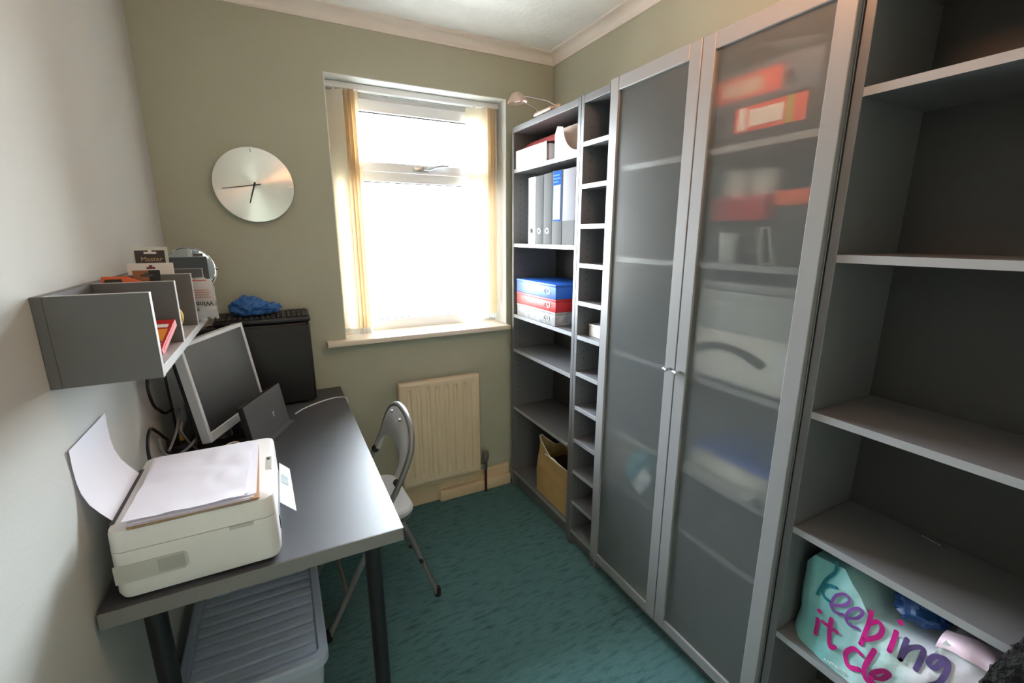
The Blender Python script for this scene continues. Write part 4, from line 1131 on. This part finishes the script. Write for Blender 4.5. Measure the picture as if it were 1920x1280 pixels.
# ------------------------------------------------------------------ wall shelf with dividers
ws = thing('wall_shelf', 'grey divided wall shelf on the left wall above the desk', 'shelf', (.01, -.82, 1.205))
SX = .168
s = MB(); s.box(.0005, .0165, -1.195, -.444, 1.205, 1.375, .0008, 1); s.build('back_panel', SHELFG, ws)
s = MB(); s.box(.0168, SX, -1.1788, -.444, 1.2062, 1.2265, .0008, 1); bs = s.build('base', SHELFE, ws)
for i, (a, b) in enumerate(((-1.195, -1.179), (-.945, -.929), (-.700, -.684), (-.460, -.4445))):
    z0 = 1.2055 if i == 0 else 1.2268
    s = MB(); s.box(.0168, SX - .0006, a, b, z0, 1.3745, .0006, 1); dv_ = s.build('end_panel' if i in (0,) else 'divider', SHELFG, ws)
    s = MB(); s.box(SX - .0004, SX + .0006, a, b, z0, 1.3748); s.box(.0168, SX, a, b, 1.3746, 1.3752); plab(s.build('edge_strip', SHELFE, dv_), 'pale edge band')

# things on the shelf
t = thing('crayon_packet', 'red packet with orange and blue print leaning in the nearest shelf compartment', 'packet', (.10, -1.03, 1.227))
PMx = Matrix.Translation((.106, -1.012, 1.2540)) @ Matrix.Rotation(math.radians(-6), 4, 'Z') @ Matrix.Rotation(math.radians(22), 4, 'X')
s = MB(); s.box(-.05, .05, -.064, .064, -.009, .009, .001, 1); s.xf(PMx); pb_ = s.build('box', RED, t)
def patch_(name, pts, mt, h=.0096): 
    k = MB(); k.prism([Vector((x, y, h)) for x, y in pts], (0, 0, .0003)); k.xf(PMx); return k.build(name, mt, pb_)
patch_('front_print', [(-.046, -.040), (.044, -.040), (.044, .022), (-.046, .022)], ORPR, .0091)
patch_('front_print', [(.0, -.036), (.040, -.052), (.044, -.030), (.020, -.022)], BLPR)
patch_('front_print', [(-.02, .006), (.01, .018), (.020, .004), (.012, .002), (.006, .010), (-.01, .0)], YELL)
patch_('front_print', [(-.04, .028), (.042, .028), (.042, .042), (-.04, .042)], INKW)
k = MB(); k.box(.0501, .0506, -.05, .05, -.004, .004); k.xf(PMx); k.build('side_print', PINKF, pb_)
t = thing('orange_card', 'orange card with a dark patch in the second shelf compartment', 'card', (.06, -.89, 1.23))
s = MB(); s.prism([(.020, -.905, 1.228), (.098, -.905, 1.228), (.098, -.893, 1.372), (.070, -.892, 1.386), (.022, -.892, 1.386)], (0, .002, 0)); oc = s.build('card_body', ORANGE, t)
s = MB(); s.prism([(.022, -.8945, 1.368), (.062, -.8945, 1.368), (.060, -.8938, 1.380), (.030, -.8938, 1.380)], (0, -.0008, 0)); s.build('dark_print', DKBROWN, oc)
def hangcard(name, label, y, tilt, x0, x1, z0, z1, m, slot_w, extra):
    t = thing(name, label, 'packet', ((x0 + x1) / 2, y, z0))
    hm = Matrix.Translation(((x0 + x1) / 2, y, z0)) @ Matrix.Rotation(math.radians(tilt), 4, 'X')
    w_ = (x1 - x0) / 2; h_ = (z1 - z0)
    s = MB(); s.box(-w_, w_, -.0006, .0006, 0, h_, .0003, 1); s.xf(hm); cb = s.build('backing_card', m, t)
    sl_ = MB(); zc = h_ - .014
    sl_.box(-slot_w, slot_w, -.0012, -.0007, zc - .003, zc + .003); sl_.box(-.004, .004, -.0012, -.0007, zc, zc + .008)
    sl_.xf(hm)
    return t, cb, hm, sl_, w_, h_
t, cb, hm, sl_, w_, h_ = hangcard('hanging_packet', 'packet with a brown and black header in front of the white header card', -.742, -4, .046, .106, 1.228, 1.390, CARD, .013, None)
k = MB(); k.box(-w_, w_ * .15, -.0011, -.0007, h_ - .040, h_); k.xf(hm); k.build('header_print', BROWNP, cb)
k = MB(); k.box(w_ * .15, w_, -.0011, -.0007, h_ - .060, h_); k.xf(hm); k.build('header_print', BLACKM, cb)
sl_.xf(Matrix.Translation((0, -.0006, 0))); sl_.build('hang_slot', GREYF, cb)
t, cb, hm, sl_, w_, h_ = hangcard('hanging_packet', 'packet with a plain white header and maroon hang slot on the wall shelf', -.655, -3, .018, .124, 1.228, 1.405, CARD, .010, None)
sl_.build('hang_slot', MAROON, cb)
t, cb, hm, sl_, w_, h_ = hangcard('hanging_packet', 'clear packet with a dark lettered header standing tallest on the wall shelf', -.590, -6, .017, .103, 1.228, 1.449, mat('pale_clear_card', (200, 200, 190), .3), .015, None)
k = MB(); k.box(-w_ + .006, w_ - .008, -.0012, -.0007, h_ - .050, h_ - .010); k.xf(hm); hd = k.build('header_print', DKBROWN, cb)
sl_.xf(Matrix.Translation((0, -.0008, -.003))); sl_.build('hang_slot', CARD, cb)
lettering('lettering', 'Master', .019, hm @ Matrix.Translation((.002, -.0016, h_ - .036)) @ Matrix.Rotation(PI / 2, 4, 'X'), GOLDP, hd)
t = thing('tape_roll', 'yellow tape roll showing behind the first shelf divider', 'tape', (.125, -.80, 1.227))
MB().lathe([(.026, -.009), (.040, -.009), (.040, .009), (.026, .009), (.026, -.009)], (.112, -.80, 1.2672), axis='y', n=36).build('tape_body', YELL, t)
MB().lathe([(.0235, -.008), (.0258, -.008), (.0258, .008), (.0235, .008), (.0235, -.008)], (.112, -.80, 1.2672), axis='y', n=28).build('core', CARD, t)
s = MB(); s.prism([(.095, -.870, 1.2268), (.156, -.846, 1.2268), (.152, -.848, 1.282), (.095, -.870, 1.290)], (.0004, -.001, 0))
tag(s.build('white_slip', CARD, None), 'white paper slip standing before the yellow tape roll', 'paper')
# plastic packet with upside-down lettering
wb_ = thing('plastic_packet', 'clear plastic packet with upside-down lettering overhanging the shelf end', 'packet', (.17, -.60, 1.227))
s = MB()
def wf(u, v, sg):
    x = .085 + .128 * u; z = 1.229 + .128 * v
    if v > .8 and u > .7: x -= .022 * (v - .8) / .2 * (u - .7) / .3
    k = math.sin(PI * u) ** .5 * math.sin(PI * v) ** .5 if 0 < u < 1 and 0 < v < 1 else 0
    return (x, -.615 + sg * (.012 * k) + .002 * noise.noise(Vector((x * 40, z * 40, sg))), z)
s.grid(lambda u, v: wf(u, v, -1), 14, 14); s.grid(lambda u, v: wf(u, v, 1), 14, 14)
bmesh.ops.remove_doubles(s.bm, verts=s.bm.verts[:], dist=.0003)
pk = s.build('film', mat('clear_packet_film', (206, 210, 212), .18, clear=.30), wb_)
s = MB(); s.grid(lambda u, v: (.088 + .121 * u, wf(.03 + .92 * u, .22 + .74 * v, -1)[1] - .0008, 1.229 + .128 * (.22 + .74 * v)), 10, 10); lbp = s.build('label', mat('packet_label', (196, 192, 192), .5), pk)
lm_ = Matrix.Translation((.170, -.6305, 1.277)) @ Matrix.Rotation(PI / 2, 4, 'X') @ Matrix.Rotation(PI, 4, 'Z')
lettering('lettering', 'Winter', .0205, Matrix.Translation((.176, -.6305, 1.2790)) @ Matrix.Rotation(PI / 2, 4, 'X') @ Matrix.Rotation(PI, 4, 'Z'), INK, lbp, bold=.0004)
lettering('lettering', 'co', .016, Matrix.Translation((.160, -.6305, 1.2600)) @ Matrix.Rotation(PI / 2, 4, 'X') @ Matrix.Rotation(PI, 4, 'Z'), INK, lbp, bold=.0004)
k = MB()
for i, z in enumerate((1.298, 1.306, 1.313, 1.320)): k.box(.160, .203 - .004 * (i % 2), -.6312, -.6304, z - .0012, z + .0012)
k.build('small_print', mat('salmon_print', (190, 130, 116), .6), lbp)
k = MB(); k.box(.12, .196, -.6296, -.6288, 1.348, 1.351); k.build('red_band', RED, lbp)

# ------------------------------------------------------------------ cables
def spl(pts, n=8):
    P = [Vector(p) for p in pts]; Q = []
    for i in range(len(P) - 1):
        p0, p1, p2, p3 = P[max(i - 1, 0)], P[i], P[i + 1], P[min(i + 2, len(P) - 1)]
        for k in range(n):
            t_ = k / n
            Q.append(0.5 * ((2 * p1) + (p2 - p0) * t_ + (2 * p0 - 5 * p1 + 4 * p2 - p3) * t_ ** 2 + (3 * p1 - p0 - 3 * p2 + p3) * t_ ** 3))
    Q.append(P[-1]); return Q
def cable(label, pts, r, m):
    tag(MB().tube(spl(pts), r, 8).build('cable', m), label, 'cable')
cable('thin white cable running across the desk to its far right edge', [(.395, -.300, ZD + .003), (.43, -.253, ZD + .003), (.497, -.200, ZD + .003), (.555, -.172, ZD + .003), (.590, -.175, ZD + .003), (.606, -.190, ZD + .0040), (.6135, -.197, ZD - .002), (.6130, -.199, ZD - .03), (.6130, -.200, ZD - .10)], .0024, CABLEW)
cable('black cable looping down the left wall from under the wall shelf', [(.020, -.60, 1.198), (.020, -.64, 1.12), (.020, -.68, 1.05), (.021, -.66, .99), (.021, -.60, .95), (.021, -.54, .92), (.021, -.44, .90)], .0045, CABLEK)
cable('black cable rising from behind the printer along the left wall', [(.030, -.83, ZD + .006), (.026, -.815, .83), (.018, -.78, .905), (.016, -.72, .935), (.016, -.66, .905), (.018, -.60, .86), (.024, -.585, ZD + .08), (.024, -.583, ZD + .006)], .0045, CABLEK)
cable('black cable hanging straight down from the wall shelf to the adapter', [(.045, -.60, 1.198), (.044, -.58, 1.05), (.043, -.56, .95), (.042, -.547, .87), (.040, -.545, ZD + .059)], .004, CABLEK)
cable('pale grey cable bowing low in front of the tangle', [(.050, -.80, .93), (.052, -.79, .885), (.065, -.73, .845), (.085, -.66, .835), (.100, -.59, .838), (.10, -.53, .83)], .0042, CABLEG)
cable('grey cable crossing upward through the tangle', [(.050, -.72, .86), (.060, -.66, .885), (.060, -.60, .905), (.058, -.56, .920), (.056, -.53, .925)], .0036, CABLEG)
cable('grey cable hanging down through the middle of the tangle', [(.070, -.60, .90), (.068, -.62, .88), (.075, -.60, .84), (.085, -.57, .80), (.10, -.55, ZD + .005)], .0036, CABLEG)
cable('dim white cable kinked beside the monitor edge', [(.075, -.47, .925), (.075, -.49, .90), (.09, -.46, .87), (.098, -.45, .845), (.09, -.48, .82), (.085, -.53, .79), (.09, -.60, ZD + .004)], .0024, CABLEG)
cable('black cable coiled on the desk below the tangle', [(.03, -.70, ZD + .005), (.06, -.62, ZD + .005), (.10, -.66, ZD + .005), (.09, -.74, ZD + .005), (.05, -.72, ZD + .012), (.06, -.62, ZD + .014), (.11, -.70, ZD + .012), (.12, -.76, ZD + .005)], .0035, CABLEK)
cable('short cream cable arching behind the printer', [(.14, -.70, ZD + .004), (.17, -.655, ZD + .05), (.21, -.63, ZD + .058), (.25, -.66, ZD + .03), (.26, -.70, ZD + .004)], .003, CREAM)
t = thing('power_adapter', 'black mains adapter block among the cables by the wall', 'adapter', (.045, -.62, ZD))
B('adapter_body', BLACKP, t, .018, .075, -.57, -.47, ZD, ZD + .055, .006); s = MB(); s.lathe([(0, 0), (.008, 0), (.009, .014), (.005, .02), (0, .02)], (.046, -.52, ZD + .055), n=14); plab(s.build('plug', YELL, t), 'yellow plug')

# ------------------------------------------------------------------ folding chair
fc = thing('folding_chair', 'grey padded folding chair pushed under the desk by the radiator', 'chair', (.62, -.53, 0))
VC = -.530
CR = Matrix.Translation((.62, VC, 0)) @ Matrix.Rotation(math.radians(3), 4, 'Z') @ Matrix.Translation((-.62, -VC, 0))
PR = [(.000, .402), (.044, .428), (.303, .565), (.420, .622), (.524, .690), (.613, .736), (.684, .762), (.767, .782), (.86, .793)]
def ux(z):
    for a, b in zip(PR, PR[1:]):
        if a[0] <= z <= b[0]: return a[1] + (b[1] - a[1]) * (z - a[0]) / (b[0] - a[0])
    return PR[-1][1]
HWD = .180
near = [(ux(z), VC - HWD, z) for z in (.012, .10, .20, .30, .40, .47, .53, .58, .63, .67)]
arch = []
for i in range(1, 24):
    a = PI * i / 24
    arch.append((ux(.67 + .128 * math.sin(a)), VC - HWD * math.cos(a), .67 + .128 * math.sin(a)))
far = [(p[0], VC + HWD, p[2]) for p in reversed(near)]
s = MB(); s.tube(near + arch + far, .0115, 12); s.xf(CR); s.build('back_frame', CHT, fc)
# backrest pad: crescent between the arch and a lower inner arch
s = MB()
def pad(u, v):
    a = PI * u
    # outer arch just inside the tube, inner arch lower
    oy, oz = -(HWD - .006) * math.cos(a), .580 + .213 * math.sin(a) ** .66
    iy, iz = -(HWD - .045) * math.cos(a), .575 + .090 * math.sin(a) ** .55
    y = oy + (iy - oy) * v; z = oz + (iz - oz) * v
    bul = .010 * math.sin(PI * v) * min(1, math.sin(a) * 2)
    return (ux(z) - .014 - bul, VC + y, z)
s.grid(pad, 48, 10, .016); s.xf(CR); s.build('backrest', CHS, fc, sharp=50)
for dy in (-.055, .055):
    s = MB(); s.lathe([(0, -.012), (.006, -.012), (.006, .004), (0, .004)], (ux(.765) - .014, VC + dy, .765), axis='x', n=12); s.xf(CR); s.build('rivet', CHT, fc)
# seat
s = MB()
loft(s, [rr(.405, .772, VC - .158, VC + .158, .06, .398), rr(.400, .777, VC - .165, VC + .165, .06, .408), rr(.400, .777, VC - .165, VC + .165, .06, .422), rr(.408, .770, VC - .158, VC + .158, .055, .430), rr(.45, .73, VC - .12, VC + .12, .04, .433)])
s.xf(CR); s.build('seat', CHSEAT, fc)
s = MB(); loft(s, [rr(.41, .768, VC - .154, VC + .154, .055, .378), rr(.402, .774, VC - .162, VC + .162, .06, .397)]); s.xf(CR); s.build('seat_pan', CHT, fc)
rl = lambda z: .690 + (.826 - .690) * (.43 - z) / .43
for sg in (-1, 1):
    y = VC + sg * (HWD - .026 if False else HWD + .0) + (-sg) * .024
    y = VC + sg * .1745
    s = MB(); s.tube([(rl(.40), y - sg * .002, .385), (rl(.30), y - sg * .001, .30), (rl(.15), y + sg * .001, .15), (rl(.012), y + sg * .003, .012)], .0085 if False else .0095, 12)
    s.xf(Matrix.Translation((.018, 0, 0))); s.xf(CR); s.build('rear_leg', CHT, fc)
    s = MB(); s.lathe([(0, 0), (.013, 0), (.0125, .03), (.0105, .04), (0, .04)], (rl(.0) + .018, y + sg * .003, 0.0), n=14); s.xf(CR); s.build('rubber_foot', RUBBER, fc)
    s = MB(); s.lathe([(0, 0), (.015, 0), (.0145, .03), (.0125, .04), (0, .04)], (ux(.0) + .006, VC + sg * HWD, 0.0), n=14); s.xf(CR); s.build('rubber_foot', RUBBER, fc)
    s = MB(); s.lathe([(0, -.009), (.008, -.009), (.008, .009), (0, .009)], (rl(.20) + .014, y + sg * .010, .20), axis='y', n=12); s.xf(CR); s.build('bolt', BLACKM, fc)
    s = MB(); s.lathe([(0, -.010), (.014, -.010), (.014, .010), (0, .010)], (ux(.56) - .004, VC + sg * (HWD - .012), .56), axis='y', n=14); s.xf(CR); s.build('pivot_cap', RUBBER, fc)
for z, nm in ((.16, 'cross_bar'),):
    s = MB(); s.tube([(ux(z), VC - HWD, z), (ux(z), VC + HWD, z)], .008, 10); s.xf(CR); s.build('front_cross_bar', CHT, fc)
    s = MB(); s.tube([(rl(z) + .018, VC - .1745, z), (rl(z) + .018, VC + .1745, z)], .008, 10); s.xf(CR); s.build('rear_cross_bar', CHT, fc)
